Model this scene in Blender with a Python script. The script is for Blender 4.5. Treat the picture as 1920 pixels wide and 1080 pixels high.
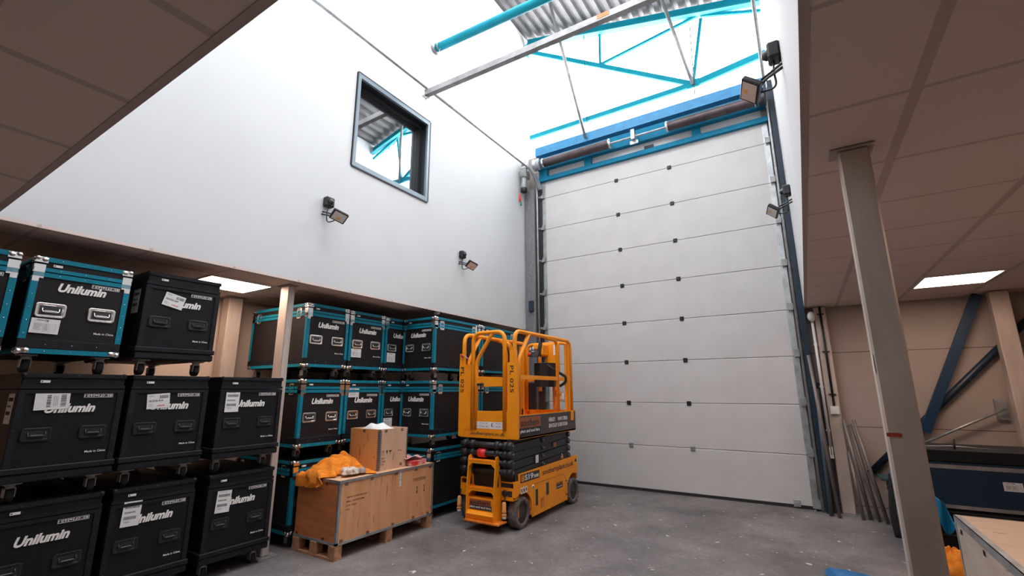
import bpy, math, random
from mathutils import Vector, Matrix
random.seed(7)
for o in list(bpy.data.objects): bpy.data.objects.remove(o, do_unlink=True)
S = bpy.context.scene
COL = S.collection
PI = math.pi

# ------------------------------------------------------------------ camera
cam_d = bpy.data.cameras.new('camera'); cam = bpy.data.objects.new('camera', cam_d); COL.objects.link(cam)
cam_d.sensor_width = 36.0; cam_d.lens = 858.3142*36/1920; cam_d.clip_start = 0.05; cam_d.clip_end = 200
w = Vector((1.3150029, 0.3749714, -0.4732448))
Rw = Matrix.Rotation(w.length, 3, w.normalized())          # world -> camera (x right, y down, z forward)
Mc = Rw.transposed() @ Matrix(((1,0,0),(0,-1,0),(0,0,-1)))
cam.matrix_world = Matrix.Translation((0,0,1.52)) @ Mc.to_4x4()
S.camera = cam

# ------------------------------------------------------------------ world, light, exposure
world = bpy.data.worlds.new('overcast_sky'); S.world = world; world.use_nodes = True
nt = world.node_tree; nt.nodes.clear()
bg = nt.nodes.new('ShaderNodeBackground'); out = nt.nodes.new('ShaderNodeOutputWorld')
bg.inputs[0].default_value = (1.0,0.985,0.985,1); bg.inputs[1].default_value = 10.0
nt.links.new(bg.outputs[0], out.inputs[0])
S.view_settings.view_transform = 'Standard'; S.view_settings.look = 'None'
S.view_settings.gamma = 1.0; S.view_settings.exposure = 0.7; S.view_settings.use_curve_mapping = False
PANEL_E = 12.0

def portal(name, loc, rot, sx, sy):
    l = bpy.data.lights.new(name, 'AREA'); l.shape = 'RECTANGLE'; l.size = sx; l.size_y = sy
    l.cycles.is_portal = True
    o = bpy.data.objects.new(name, l); COL.objects.link(o); o.location = loc; o.rotation_euler = rot
portal('gable_portal', (-2.08,7.62,7.4), (-PI/2,0,0), 4.4, 2.7)
portal('roof_portal', (-2.08,3.0,8.75), (0,0.255,0), 4.6, 4.4)

# ------------------------------------------------------------------ materials
MATS = {}
def mat(name, col, rough=.5, metal=0.0, var=0.0, vscale=8, bump=0.0, bscale=60, spec=.5, stretch=None, col2=None, wave=None):
    if name in MATS: return MATS[name]
    m = bpy.data.materials.new(name); m.use_nodes = True; n = m.node_tree.nodes; L = m.node_tree.links
    b = n['Principled BSDF']; b.inputs['Roughness'].default_value = rough; b.inputs['Metallic'].default_value = metal
    b.inputs['Specular IOR Level'].default_value = spec
    b.inputs['Base Color'].default_value = (*col,1)
    tc = n.new('ShaderNodeTexCoord'); mp = n.new('ShaderNodeMapping'); L.new(tc.outputs['Object'], mp.inputs[0])
    if stretch: mp.inputs['Scale'].default_value = stretch
    if var > 0 or col2:
        ns = n.new('ShaderNodeTexNoise'); ns.inputs['Scale'].default_value = vscale; ns.inputs['Detail'].default_value = 6
        L.new(mp.outputs[0], ns.inputs[0])
        mx = n.new('ShaderNodeMix'); mx.data_type = 'RGBA'
        c2 = col2 or tuple(min(1,c*(1+var)) for c in col); c1 = col if col2 else tuple(c*(1-var) for c in col)
        mx.inputs[6].default_value = (*c1,1); mx.inputs[7].default_value = (*c2,1)
        cr = n.new('ShaderNodeMapRange'); cr.inputs[1].default_value = .35; cr.inputs[2].default_value = .65
        L.new(ns.outputs[0], cr.inputs[0]); L.new(cr.outputs[0], mx.inputs[0]); L.new(mx.outputs[2], b.inputs['Base Color'])
    if bump > 0:
        nb = n.new('ShaderNodeTexNoise'); nb.inputs['Scale'].default_value = bscale; nb.inputs['Detail'].default_value = 3
        L.new(mp.outputs[0], nb.inputs[0])
        bp = n.new('ShaderNodeBump'); bp.inputs['Strength'].default_value = bump; bp.inputs['Distance'].default_value = .01
        L.new(nb.outputs[0], bp.inputs['Height']); L.new(bp.outputs[0], b.inputs['Normal'])
    MATS[name] = m; return m
def emis(name, col, s):
    m = bpy.data.materials.new(name); m.use_nodes = True; n = m.node_tree.nodes; n.clear()
    e = n.new('ShaderNodeEmission'); o = n.new('ShaderNodeOutputMaterial'); e.inputs[0].default_value = (*col,1); e.inputs[1].default_value = s
    m.node_tree.links.new(e.outputs[0], o.inputs[0]); MATS[name] = m; return m
def glass(name, refl, tint=(1,1,1), rough=0.0):
    m = bpy.data.materials.new(name); m.use_nodes = True; n = m.node_tree.nodes; n.clear(); L = m.node_tree.links
    t = n.new('ShaderNodeBsdfTransparent'); g = n.new('ShaderNodeBsdfGlossy'); x = n.new('ShaderNodeMixShader'); o = n.new('ShaderNodeOutputMaterial')
    t.inputs[0].default_value = (*tint,1); g.inputs['Roughness'].default_value = rough; x.inputs[0].default_value = refl
    L.new(t.outputs[0], x.inputs[1]); L.new(g.outputs[0], x.inputs[2]); L.new(x.outputs[0], o.inputs[0]); MATS[name] = m; return m

white_wall = mat('white_plaster', (.64,.655,.665), .8, var=.02, vscale=1.2)
teal = mat('teal_paint', (.003,.20,.29), .5, spec=.25, var=.06, vscale=6)
beam_teal = mat('teal_steel_paint', (.003,.28,.38), .6, spec=.2, var=.08, vscale=5)
beam_blue = mat('blue_steel_paint', (.004,.19,.33), .6, spec=.2, var=.08, vscale=5)
navy_paint = mat('dark_blue_steel_paint', (.005,.022,.045), .45, var=.12, vscale=6)
galv = mat('galvanised_steel', (.46,.48,.49), .42, .75, var=.16, vscale=9, bump=.03)
galv_d = mat('dull_galvanised_steel', (.33,.335,.34), .5, .5, var=.2, vscale=7)
column_m = mat('mill_finish_column', (.55,.465,.41), .45, .2, var=.2, vscale=6, stretch=(1,1,.25), bump=.02, bscale=20)
chrome = mat('chrome', (.78,.76,.74), .22, 1.0)
steel_dark = mat('dark_steel', (.07,.07,.075), .4, .7)
black_p = mat('black_plastic', (.011,.012,.014), .45)
black_r = mat('black_rubber', (.02,.02,.02), .8)
white_p = mat('white_plastic', (.72,.72,.70), .4)
paper = mat('white_paper', (.78,.76,.75), .7, var=.03, vscale=20)
ink = mat('black_ink', (.03,.03,.03), .6)
red_m = mat('red_plastic', (.75,.03,.03), .4)
letter = mat('cream_lettering', (.90,.86,.82), .6)
orange = mat('lift_orange_paint', (1.0,.32,.003), .5, var=.06, vscale=5)
orange_d = mat('worn_orange_paint', (.70,.20,.02), .55, var=.25, vscale=12)
decal_or = mat('brown_orange_decal', (.33,.085,.03), .5)
decal_bk = mat('dark_decal', (.045,.04,.042), .5)
scis = mat('black_scissor_paint', (.018,.019,.023), .5, var=.25, vscale=10)
tyre = mat('grey_rubber_tyre', (.135,.11,.10), .85, var=.25, vscale=25, bump=.2)
hub_m = mat('dark_wheel_hub', (.055,.05,.048), .6, .3, var=.2)
cloth_o = mat('orange_knit_cloth', (.80,.24,.015), .95, var=.18, vscale=14, bump=.5, bscale=140)
cloth_w = mat('cream_cloth', (.66,.56,.47), .95, var=.15, vscale=30, bump=.5, bscale=120)
plastic_blue = mat('bright_blue_plastic', (.005,.20,.42), .35)

def ply(name, a, b, sc, rough=.55):
    m = mat(name, a, rough, col2=b, vscale=2.2, stretch=sc)
    n = m.node_tree.nodes; L = m.node_tree.links; bs = n['Principled BSDF']
    mp = [x for x in n if x.type=='MAPPING'][0]
    v = n.new('ShaderNodeTexNoise'); v.inputs['Scale'].default_value = 9; v.inputs['Detail'].default_value = 2; L.new(mp.outputs[0], v.inputs[0])
    r = n.new('ShaderNodeMapRange'); r.inputs[1].default_value = .64; r.inputs[2].default_value = .74; L.new(v.outputs[0], r.inputs[0])
    mx = n.new('ShaderNodeMix'); mx.data_type = 'RGBA'; mx.inputs[7].default_value = (a[0]*.55,a[1]*.42,a[2]*.32,1)
    old = bs.inputs['Base Color'].links[0].from_socket
    L.new(old, mx.inputs[6]); L.new(r.outputs[0], mx.inputs[0]); L.new(mx.outputs[2], bs.inputs['Base Color'])
    return m
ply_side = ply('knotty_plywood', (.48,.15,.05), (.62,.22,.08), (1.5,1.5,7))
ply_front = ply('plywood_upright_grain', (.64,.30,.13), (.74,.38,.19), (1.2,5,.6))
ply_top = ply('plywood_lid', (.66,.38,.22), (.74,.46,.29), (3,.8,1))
ply_pale = ply('pale_plywood', (.50,.40,.33), (.58,.47,.38), (1,1,3))
pallet_w = mat('pallet_wood', (.42,.21,.11), .8, var=.25, vscale=20, bump=.2)

def hexcase(name, col):
    m = mat(name, col, .55, spec=.22); n = m.node_tree.nodes; L = m.node_tree.links
    tc = n.new('ShaderNodeTexCoord'); v = n.new('ShaderNodeTexVoronoi'); v.inputs['Scale'].default_value = 95; v.inputs['Randomness'].default_value = 0.15
    L.new(tc.outputs['Object'], v.inputs[0]); bp = n.new('ShaderNodeBump'); bp.inputs['Strength'].default_value = .55; bp.inputs['Distance'].default_value = .002
    L.new(v.outputs[0], bp.inputs['Height']); L.new(bp.outputs[0], n['Principled BSDF'].inputs['Normal']); return m
case_brown = hexcase('charcoal_laminate', (.016,.013,.014))
case_black = hexcase('black_laminate', (.008,.009,.012))
case_edge = mat('black_edge_trim', (.010,.011,.015), .6, spec=.25, var=.25, vscale=15)

# ceiling tiles: 0.64 m grid of tees between mineral tiles
def tile_mat():
    m = mat('ceiling_tiles', (.76,.615,.56), .9, bump=.12, bscale=220); n = m.node_tree.nodes; L = m.node_tree.links; b = n['Principled BSDF']
    tc = n.new('ShaderNodeTexCoord'); sp = n.new('ShaderNodeSeparateXYZ'); L.new(tc.outputs['Object'], sp.inputs[0])
    def bar(sock, off, pitch=.64, half=.016):
        a = n.new('ShaderNodeMath'); a.operation='ADD'; a.inputs[1].default_value = -off+64; L.new(sock, a.inputs[0])
        md = n.new('ShaderNodeMath'); md.operation='PINGPONG'; md.inputs[1].default_value = pitch/2; L.new(a.outputs[0], md.inputs[0])
        c = n.new('ShaderNodeMath'); c.operation='LESS_THAN'; c.inputs[1].default_value = half; L.new(md.outputs[0], c.inputs[0]); return c.outputs[0]
    x = bar(sp.outputs[0], .481, half=.02); y = bar(sp.outputs[1], .79, half=.012)
    mx = n.new('ShaderNodeMath'); mx.operation='MAXIMUM'; L.new(x, mx.inputs[0]); L.new(y, mx.inputs[1])
    c = n.new('ShaderNodeMix'); c.data_type='RGBA'; c.inputs[6].default_value=(.76,.615,.56,1); c.inputs[7].default_value=(.56,.45,.41,1)  # tee lines toned darker to stand for the shadow along them
    L.new(mx.outputs[0], c.inputs[0]); L.new(c.outputs[2], b.inputs['Base Color']); return m
tiles = tile_mat()
tee = mat('ceiling_edge_trim', (.46,.375,.34), .7)

def floor_mat():
    m = bpy.data.materials.new('worn_concrete'); m.use_nodes = True; n = m.node_tree.nodes; L = m.node_tree.links; b = n['Principled BSDF']
    tc = n.new('ShaderNodeTexCoord')
    def noise(s, d, rough=.6):
        x = n.new('ShaderNodeTexNoise'); x.inputs['Scale'].default_value = s; x.inputs['Detail'].default_value = d; x.inputs['Roughness'].default_value = rough
        L.new(tc.outputs['Object'], x.inputs[0]); return x
    a = noise(1.1, 9, .68); r = n.new('ShaderNodeValToRGB'); L.new(a.outputs[0], r.inputs[0])
    e = r.color_ramp.elements; e[0].position=.33; e[0].color=(.095,.086,.084,1); e[1].position=.68; e[1].color=(.245,.222,.217,1)
    f = noise(22, 8, .7); mx = n.new('ShaderNodeMix'); mx.data_type='RGBA'; mx.blend_type='OVERLAY'; mx.inputs[0].default_value=.55
    L.new(r.outputs[0], mx.inputs[6]); L.new(f.outputs[0], mx.inputs[7])
    s = noise(15, 2, .4); s.inputs['Distortion'].default_value = .6
    th = n.new('ShaderNodeMapRange'); th.inputs[1].default_value=.72; th.inputs[2].default_value=.74; L.new(s.outputs[0], th.inputs[0])
    mx2 = n.new('ShaderNodeMix'); mx2.data_type='RGBA'; mx2.inputs[7].default_value=(.62,.60,.57,1)
    L.new(th.outputs[0], mx2.inputs[0]); L.new(mx.outputs[2], mx2.inputs[6]); L.new(mx2.outputs[2], b.inputs['Base Color'])
    b.inputs['Roughness'].default_value=.62
    bp = n.new('ShaderNodeBump'); bp.inputs['Strength'].default_value=.15; L.new(f.outputs[0], bp.inputs['Height']); L.new(bp.outputs[0], b.inputs['Normal'])
    return m
def ribbed(name, col, pitch=.022, seam=None):
    m = mat(name, col, .55, var=.03, vscale=3); n = m.node_tree.nodes; L = m.node_tree.links; b = n['Principled BSDF']
    tc = n.new('ShaderNodeTexCoord'); sp = n.new('ShaderNodeSeparateXYZ'); L.new(tc.outputs['Object'], sp.inputs[0])
    a = n.new('ShaderNodeMath'); a.operation='PINGPONG'; a.inputs[1].default_value=pitch; L.new(sp.outputs[2], a.inputs[0])
    bp = n.new('ShaderNodeBump'); bp.inputs['Strength'].default_value=.25; bp.inputs['Distance'].default_value=.02; L.new(a.outputs[0], bp.inputs['Height'])
    L.new(bp.outputs[0], b.inputs['Normal'])
    if seam:
        z0, p = seam; md = n.new('ShaderNodeMath'); md.operation='PINGPONG'; md.inputs[1].default_value=p/2
        ad = n.new('ShaderNodeMath'); ad.inputs[1].default_value=-z0+10*p; L.new(sp.outputs[2], ad.inputs[0]); L.new(ad.outputs[0], md.inputs[0])
        lt = n.new('ShaderNodeMath'); lt.operation='LESS_THAN'; lt.inputs[1].default_value=.005; L.new(md.outputs[0], lt.inputs[0])
        mx = n.new('ShaderNodeMix'); mx.data_type='RGBA'; mx.inputs[7].default_value=(col[0]*.3,col[1]*.3,col[2]*.3,1)
        old = b.inputs['Base Color'].links[0].from_socket; L.new(old, mx.inputs[6]); L.new(lt.outputs[0], mx.inputs[0]); L.new(mx.outputs[2], b.inputs['Base Color'])
    return m
door_m = ribbed('ribbed_white_door_panel', (.60,.58,.57))
clad_m = ribbed('ribbed_cladding_panel', (.38,.315,.28), .02, seam=(1.045,.945))

# ------------------------------------------------------------------ mesh builder
class MB:
    def __init__(s): s.v=[]; s.f=[]; s.mi=[]; s.sm=[]; s.M=Matrix.Identity(4); s.cm=0; s.smooth=False
    def add(s, vs, fs, smooth=None):
        b=len(s.v); s.v += [s.M@Vector(p) for p in vs]; s.f += [tuple(b+i for i in f) for f in fs]
        s.mi += [s.cm]*len(fs); s.sm += [s.smooth if smooth is None else smooth]*len(fs); return s
    def box(s,x0,y0,z0,x1,y1,z1):
        return s.add([(x0,y0,z0),(x1,y0,z0),(x1,y1,z0),(x0,y1,z0),(x0,y0,z1),(x1,y0,z1),(x1,y1,z1),(x0,y1,z1)],
            [(0,3,2,1),(4,5,6,7),(0,1,5,4),(1,2,6,5),(2,3,7,6),(3,0,4,7)])
    def cbox(s,x0,y0,z0,x1,y1,z1,c):            # box with chamfered edges
        c=min(c,(x1-x0)/2.01,(y1-y0)/2.01,(z1-z0)/2.01)
        V=[];idx={}
        xs=(x0,x1);ys=(y0,y1);zs=(z0,z1)
        for i in(0,1):
            for j in(0,1):
                for k in(0,1):
                    sx=1-2*i; sy=1-2*j; sz=1-2*k
                    for a,(dx,dy,dz) in enumerate(((0,1,1),(1,0,1),(1,1,0))):
                        idx[i,j,k,a]=len(V); V.append((xs[i]+sx*c*dx, ys[j]+sy*c*dy, zs[k]+sz*c*dz))
        F=[]
        def q(l,flip): F.append(tuple(l[::-1]) if flip else tuple(l))
        for i in(0,1): q([idx[i,0,0,0],idx[i,0,1,0],idx[i,1,1,0],idx[i,1,0,0]], i==1)
        for j in(0,1): q([idx[0,j,0,1],idx[1,j,0,1],idx[1,j,1,1],idx[0,j,1,1]], j==1)
        for k in(0,1): q([idx[0,0,k,2],idx[0,1,k,2],idx[1,1,k,2],idx[1,0,k,2]], k==1)
        for j in(0,1):
            for k in(0,1): q([idx[0,j,k,1],idx[0,j,k,2],idx[1,j,k,2],idx[1,j,k,1]], (j+k)%2==1)
        for i in(0,1):
            for k in(0,1): q([idx[i,0,k,2],idx[i,0,k,0],idx[i,1,k,0],idx[i,1,k,2]], (i+k)%2==1)
        for i in(0,1):
            for j in(0,1): q([idx[i,j,0,0],idx[i,j,0,1],idx[i,j,1,1],idx[i,j,1,0]], (i+j)%2==1)
        for i in(0,1):
            for j in(0,1):
                for k in(0,1): q([idx[i,j,k,0],idx[i,j,k,1],idx[i,j,k,2]], (i+j+k)%2==1)
        return s.add(V,F)
    def ring(s, c, ax, r, n, ref=None):
        ax=Vector(ax).normalized(); u=ax.orthogonal().normalized() if ref is None else ref
        w_=ax.cross(u).normalized(); return [tuple(Vector(c)+u*(r*math.cos(2*PI*i/n))+w_*(r*math.sin(2*PI*i/n))) for i in range(n)]
    def lathe(s, base, ax, prof, n=20, smooth=True):  # prof: list of (dist along axis, radius)
        ax=Vector(ax).normalized(); u=ax.orthogonal().normalized(); V=[];F=[]
        for d,r in prof: V+=s.ring(Vector(base)+ax*d,ax,max(r,1e-5),n,u)
        for k in range(len(prof)-1):
            for i in range(n):
                j=(i+1)%n; F.append((k*n+i,k*n+j,(k+1)*n+j,(k+1)*n+i))
        F.append(tuple(range(n))[::-1]); F.append(tuple((len(prof)-1)*n+i for i in range(n)))
        return s.add(V,F,smooth)
    def cyl(s,p0,p1,r,n=14,r2=None):
        d=Vector(p1)-Vector(p0); return s.lathe(p0,d,[(0,r),(d.length,r if r2 is None else r2)],n)
    def tube(s,pts,r,n=10,closed=False):
        P=[Vector(p) for p in pts]; V=[];F=[]; m=len(P); ref=None
        for i,p in enumerate(P):
            if closed: t=(P[(i+1)%m]-P[i-1])
            else: t=(P[min(i+1,m-1)]-P[max(i-1,0)])
            t.normalize()
            if ref is None: ref=t.orthogonal().normalized()
            else: ref=(ref-t*ref.dot(t)).normalized()
            V+=s.ring(p,t,r,n,ref)
        for k in range(m if closed else m-1):
            k2=(k+1)%m
            for i in range(n):
                j=(i+1)%n; F.append((k*n+i,k*n+j,k2*n+j,k2*n+i))
        if not closed: F.append(tuple(range(n))[::-1]); F.append(tuple((m-1)*n+i for i in range(n)))
        return s.add(V,F,True)
    def bar(s,p0,p1,a,b,up=(0,0,1)):            # rectangular bar: a across, b along up
        p0=Vector(p0);p1=Vector(p1);t=(p1-p0).normalized();u=Vector(up);sd=t.cross(u).normalized();u=sd.cross(t).normalized()
        V=[p+sd*x*a/2+u*y*b/2 for p in(p0,p1) for x,y in((-1,-1),(1,-1),(1,1),(-1,1))]
        return s.add(V,[(0,1,2,3),(7,6,5,4),(0,4,5,1),(1,5,6,2),(2,6,7,3),(3,7,4,0)])
    def prism(s,poly,fn,d0,d1):                 # poly of (a,b); fn(a,b,d)->xyz
        n=len(poly); V=[fn(a,b,d0) for a,b in poly]+[fn(a,b,d1) for a,b in poly]
        F=[tuple(range(n))[::-1],tuple(range(n,2*n))]+[(i,(i+1)%n,n+(i+1)%n,n+i) for i in range(n)]
        return s.add(V,F)
    def sphere(s,c,r,n=12,sc=(1,1,1)):
        V=[];F=[];m=n//2
        for i in range(m+1):
            a=PI*i/m
            for j in range(n):
                b=2*PI*j/n; V.append((c[0]+r*sc[0]*math.sin(a)*math.cos(b),c[1]+r*sc[1]*math.sin(a)*math.sin(b),c[2]+r*sc[2]*math.cos(a)))
        for i in range(m):
            for j in range(n): F.append((i*n+j,(i+1)*n+j,(i+1)*n+(j+1)%n,i*n+(j+1)%n))
        return s.add(V,F,True)
    def mesh(s,name,mats,off=(0,0,0)):
        me=bpy.data.meshes.new(name); o=Vector(off)
        me.from_pydata([tuple(v-o) for v in s.v],[],s.f)
        for m in (mats if isinstance(mats,(list,tuple)) else [mats]): me.materials.append(m)
        me.polygons.foreach_set('material_index',s.mi); me.polygons.foreach_set('use_smooth',s.sm); me.update()
        return me
def fillet(pts,r,seg=5,closed=False):
    P=[Vector(p) for p in pts]; out=[]; m=len(P)
    for i,p in enumerate(P):
        if not closed and i in(0,m-1): out.append(p); continue
        a=P[i-1]; b=P[(i+1)%m]; da=(a-p); db=(b-p); k=min(r,da.length*.49,db.length*.49)
        A=p+da.normalized()*k; B=p+db.normalized()*k
        for j in range(seg+1):
            t=j/seg; out.append(A*(1-t)**2+p*2*t*(1-t)+B*t*t)
    return out
def link(name, me, parent=None, bevel=0):
    o=bpy.data.objects.new(name,me); COL.objects.link(o)
    if parent is not None: o.parent=parent
    if bevel:
        b=o.modifiers.new('Bevel','BEVEL'); b.width=bevel; b.segments=2; b.limit_method='ANGLE'
    return o
def root(name,label,cat,loc=(0,0,0),rz=0,group=None):
    o=bpy.data.objects.new(name,None); o.empty_display_size=.1; COL.objects.link(o); o.location=loc; o.rotation_euler=(0,0,rz)
    o['label']=label; o['category']=cat
    if group: o['group']=group
    return o
def part(name,mb,m,parent,world=True,label=None,bevel=0):
    off=(0,0,0)
    if world:
        p=parent; off=Vector((0,0,0))
        while p is not None: off=off+Vector(p.location); p=p.parent
    o=link(name,mb.mesh(name,m,off),parent,bevel)
    if label: o['label']=label
    return o
def thing(name,mb,m,label,cat,group=None,bevel=0):
    xs=[v.x for v in mb.v];ys=[v.y for v in mb.v];zs=[v.z for v in mb.v]
    c=((min(xs)+max(xs))/2,(min(ys)+max(ys))/2,min(zs))
    o=link(name,mb.mesh(name,m,c),None,bevel); o.location=c; o['label']=label; o['category']=cat
    if group: o['group']=group
    return o
def struct(name,mb,m,parent=None,bevel=0):
    o=link(name,mb.mesh(name,m),parent,bevel)
    if parent is None: o['kind']='structure'
    return o
def frame(o,right,up):                           # decal frame: x=right, y=up, z=outward normal
    r=Vector(right).normalized();u=Vector(up).normalized();n=r.cross(u)
    return Matrix(((r.x,u.x,n.x,o[0]),(r.y,u.y,n.y,o[1]),(r.z,u.z,n.z,o[2]),(0,0,0,1)))
_tc={}
def text_geo(s,shear=0,bold=0,space=1.0):
    k=(s,shear,bold,space)
    if k in _tc: return _tc[k]
    cu=bpy.data.curves.new('t','FONT'); cu.body=s; cu.shear=shear; cu.offset=bold; cu.extrude=.01; cu.resolution_u=3; cu.space_character=space
    ob=bpy.data.objects.new('t',cu); COL.objects.link(ob); bpy.context.view_layer.update()
    dg=bpy.context.evaluated_depsgraph_get(); me=bpy.data.meshes.new_from_object(ob.evaluated_get(dg))
    V=[tuple(v.co) for v in me.vertices]; F=[tuple(p.vertices) for p in me.polygons]
    bpy.data.objects.remove(ob); bpy.data.curves.remove(cu); bpy.data.meshes.remove(me)
    x0=min(v[0] for v in V);x1=max(v[0] for v in V);y0=min(v[1] for v in V);y1=max(v[1] for v in V)
    _tc[k]=([((a-x0)/(x1-x0),(b-y0)/(y1-y0),c) for a,b,c in V],F,(x1-x0)/(y1-y0)); return _tc[k]
def text(mb,M,s,x,y,wd,ht=None,shear=0,bold=0,d=.0008,space=1.0):
    V,F,asp=text_geo(s,shear,bold,space)
    h=ht if ht else wd/asp
    old=mb.M; mb.M=M; mb.add([(x+a*wd,y+b*h,d+c*.05) for a,b,c in V],F,False); mb.M=old; return mb
def rect(mb,M,x0,y0,x1,y1,d0=0,d1=.0015):
    old=mb.M; mb.M=M; mb.box(x0,y0,d0,x1,y1,d1); mb.M=old; return mb

# ------------------------------------------------------------------ room shell
H=2.607; XL=-4.27; XR=.112; YD=7.5; YN=.575
def roofz(x): return 8.97-.262*(x-XL)
struct('floor', MB().box(-6.5,-2.8,-.12,3.6,8.2,0), floor_mat())
cl=MB(); cl.box(-6.3,-2.6,H,XL,YD,H+.02); cl.box(XL,-2.6,H,3.4,YN,H+.02); cl.box(XR,YN,H,3.4,YD,H+.02)
struct('ceiling', cl, tiles)
tr=MB(); tr.box(XL-.03,YN,H-.004,XL,YD-.25,H); tr.box(XL-.03,YN-.03,H-.004,XR+.03,YN,H); tr.box(XR,YN,H-.004,XR+.03,YD-.1,H)
struct('trim_1', tr, tee)
# upper white walls round the opening
wy0,wy1,wz0,wz1=3.25,4.50,4.18,5.36
wl=MB(); t=.25; zb=H+.02
wl.box(XL-t,YN-.3,zb,XL,wy0,roofz(XL)); wl.box(XL-t,wy1,zb,XL,YD,roofz(XL)); wl.box(XL-t,wy0,zb,XL,wy1,wz0); wl.box(XL-t,wy0,wz1,XL,wy1,roofz(XL))
struct('wall_left', wl, white_wall)
struct('wall_right', MB().box(XR,YN-.3,zb,XR+.2,YD,9.0), white_wall)
struct('wall_near', MB().box(XL,YN-.3,zb,XR,YN,9.1), white_wall)
struct('wall_far_left', MB().box(-5.95,-2.7,0,-5.80,YD,H+.02), mat('beige_wall',(.62,.50,.42),.8,var=.03,vscale=2))
struct('wall_far_right', MB().box(3.4,-2.7,0,3.55,YD,H+.02), clad_m)
struct('wall_behind', MB().box(-6.45,-2.75,0,3.55,-2.6,H+.02), mat('beige_wall',(.62,.50,.42)))
wb=MB(); wb.box(-6.45,YD,0,-3.9,YD+.15,5.62); wb.box(-.05,YD,0,3.55,YD+.15,H+.4); wb.box(-.05,YD,H+.4,XR+.2,YD+.15,6.15)
wb.box(-3.9,YD,5.55,-.05,YD+.15,6.15); wb.box(XL-t,YD,5.62,-3.9,YD+.15,6.15)
struct('wall_back', wb, clad_m)
# gable glazing above the door
g=MB(); g.prism([(XL,6.15),(XR,6.15),(XR,roofz(XR)),(XL,roofz(XL))],lambda a,b,d:(a,d,b),YD+.02,YD+.03)
struct('window_2', g, glass('clear_glazing',.04))
# roof: unseen rooflight added near to even the daylight, corrugated deck far
def corr(y0,y1):
    mb=MB(); prof=[]; x=XL-.1; p=.205
    while x<XR+.15:
        for dx,dz in((0,0),(.07,0),(.095,.075),(.165,.075),(.19,0)): prof.append((x+dx,dz))
        x+=p
    V=[(a,y,roofz(a)+b+.0) for y in(y0,y1) for a,b in prof]+[(a,y,roofz(a)+b+.01) for y in(y0,y1) for a,b in prof]
    n=len(prof); F=[(i,i+1,n+i+1,n+i) for i in range(n-1)]+[(2*n+i,3*n+i,3*n+i+1,2*n+i+1) for i in range(n-1)]
    return mb.add(V,F)
struct('ceiling.001', corr(4.9,YD+.3), mat('corrugated_roof_deck',(.13,.13,.135),.6,.0,var=.15,vscale=4))
rf=MB(); rf.box(XL-.25,.2,9.14,XR+.25,.9,9.2)
struct('ceiling.002', rf, white_wall)
rl=MB(); rl.prism([(XL-.2,roofz(XL)+.06),(XR+.2,roofz(XR)+.06),(XR+.2,roofz(XR)+.07),(XL-.2,roofz(XL)+.07)],lambda a,b,d:(a,d,b),.85,4.95)
struct('rooflight_added', rl, glass('added_rooflight_glazing',.05,(.70,.70,.71)))
# window in the left wall
w1=bpy.data.objects.new('window_1',None); COL.objects.link(w1); w1.location=(XL,3.87,4.77); w1['kind']='structure'
fr=mat('grey_blue_window_trim',(.20,.26,.30),.45,.3); dk=mat('dark_window_reveal',(.012,.016,.022),.5)
mb=MB()
for y0,y1,z0,z1 in((3.21,3.27,4.14,5.40),(4.49,4.55,4.14,5.40),(3.27,4.49,4.14,4.20),(3.27,4.49,5.34,5.40)): mb.box(XL-.02,y0,z0,XL+.015,y1,z1)
part('window_frame',mb,fr,w1)
mb=MB()
for y0,y1,z0,z1 in((3.21,3.225,4.14,5.40),(4.535,4.55,4.14,5.40),(3.225,4.535,4.125,4.14),(3.225,4.535,5.40,5.412)): mb.box(XL,y0,z0,XL+.018,y1,z1)
part('frame_edge',mb,dk,w1)
mb=MB()
for y0,y1,z0,z1 in((3.255,3.27,4.2,5.34),(4.49,4.498,4.2,5.34),(3.27,4.49,4.19,4.20),(3.27,4.49,5.34,5.355)): mb.box(XL-.17,y0,z0,XL-.02,y1,z1)
for y0,y1,z0,z1 in((3.27,3.30,4.2,5.34),(4.45,4.49,4.2,5.34),(3.30,4.45,4.2,4.23),(3.30,4.45,5.30,5.34)): mb.box(XL-.17,y0,z0,XL-.11,y1,z1)
part('window_reveal',mb,dk,w1)
part('glass_pane',MB().box(XL-.158,3.30,4.23,XL-.150,4.45,5.30),glass('reflective_glass',.55,(.8,.85,.88)),w1)
ub=MB()
ub.box(-6.2,2.6,2.9,-6.1,5.6,6); ub.box(-6.1,2.6,2.9,XL-.26,2.7,6); ub.box(-6.1,5.5,2.9,XL-.26,5.6,6); ub.box(-6.1,2.7,2.9,XL-.26,5.5,3.0); ub.box(-6.1,2.7,5.9,XL-.26,5.5,6)
struct('wall_upper_room', ub, mat('grey_room_wall',(.45,.45,.45),.8))

# ------------------------------------------------------------------ ceiling lights
def ceil_light(x0,y0,x1,y1,label):
    r=root('ceiling_light',label,'ceiling light',((x0+x1)/2,(y0+y1)/2,H-.012))
    mb=MB(); e=.012
    mb.box(x0,y0,H-.012,x1,y0+e,H); mb.box(x0,y1-e,H-.012,x1,y1,H); mb.box(x0,y0+e,H-.012,x0+e,y1-e,H); mb.box(x1-e,y0+e,H-.012,x1,y1-e,H)
    part('light_frame',mb,white_p,r)
    part('diffuser',MB().box(x0+e,y0+e,H-.01,x1-e,y1-e,H-.003),MATS.get('warm_led') or emis('warm_led',(1,.72,.56),PANEL_E),r)
ceil_light(1.13,5.95,1.72,6.55,'square lit ceiling panel in the right soffit beyond the foreground column')
ceil_light(-5.26,2.07,-4.68,2.68,'lit ceiling panel in the left soffit above the upper black case')
ceil_light(1.77,2.75,2.36,3.34,'unseen lit panel added to the right soffit, nearer than the picture edge')  # out of view, added to brighten the right side
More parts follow.
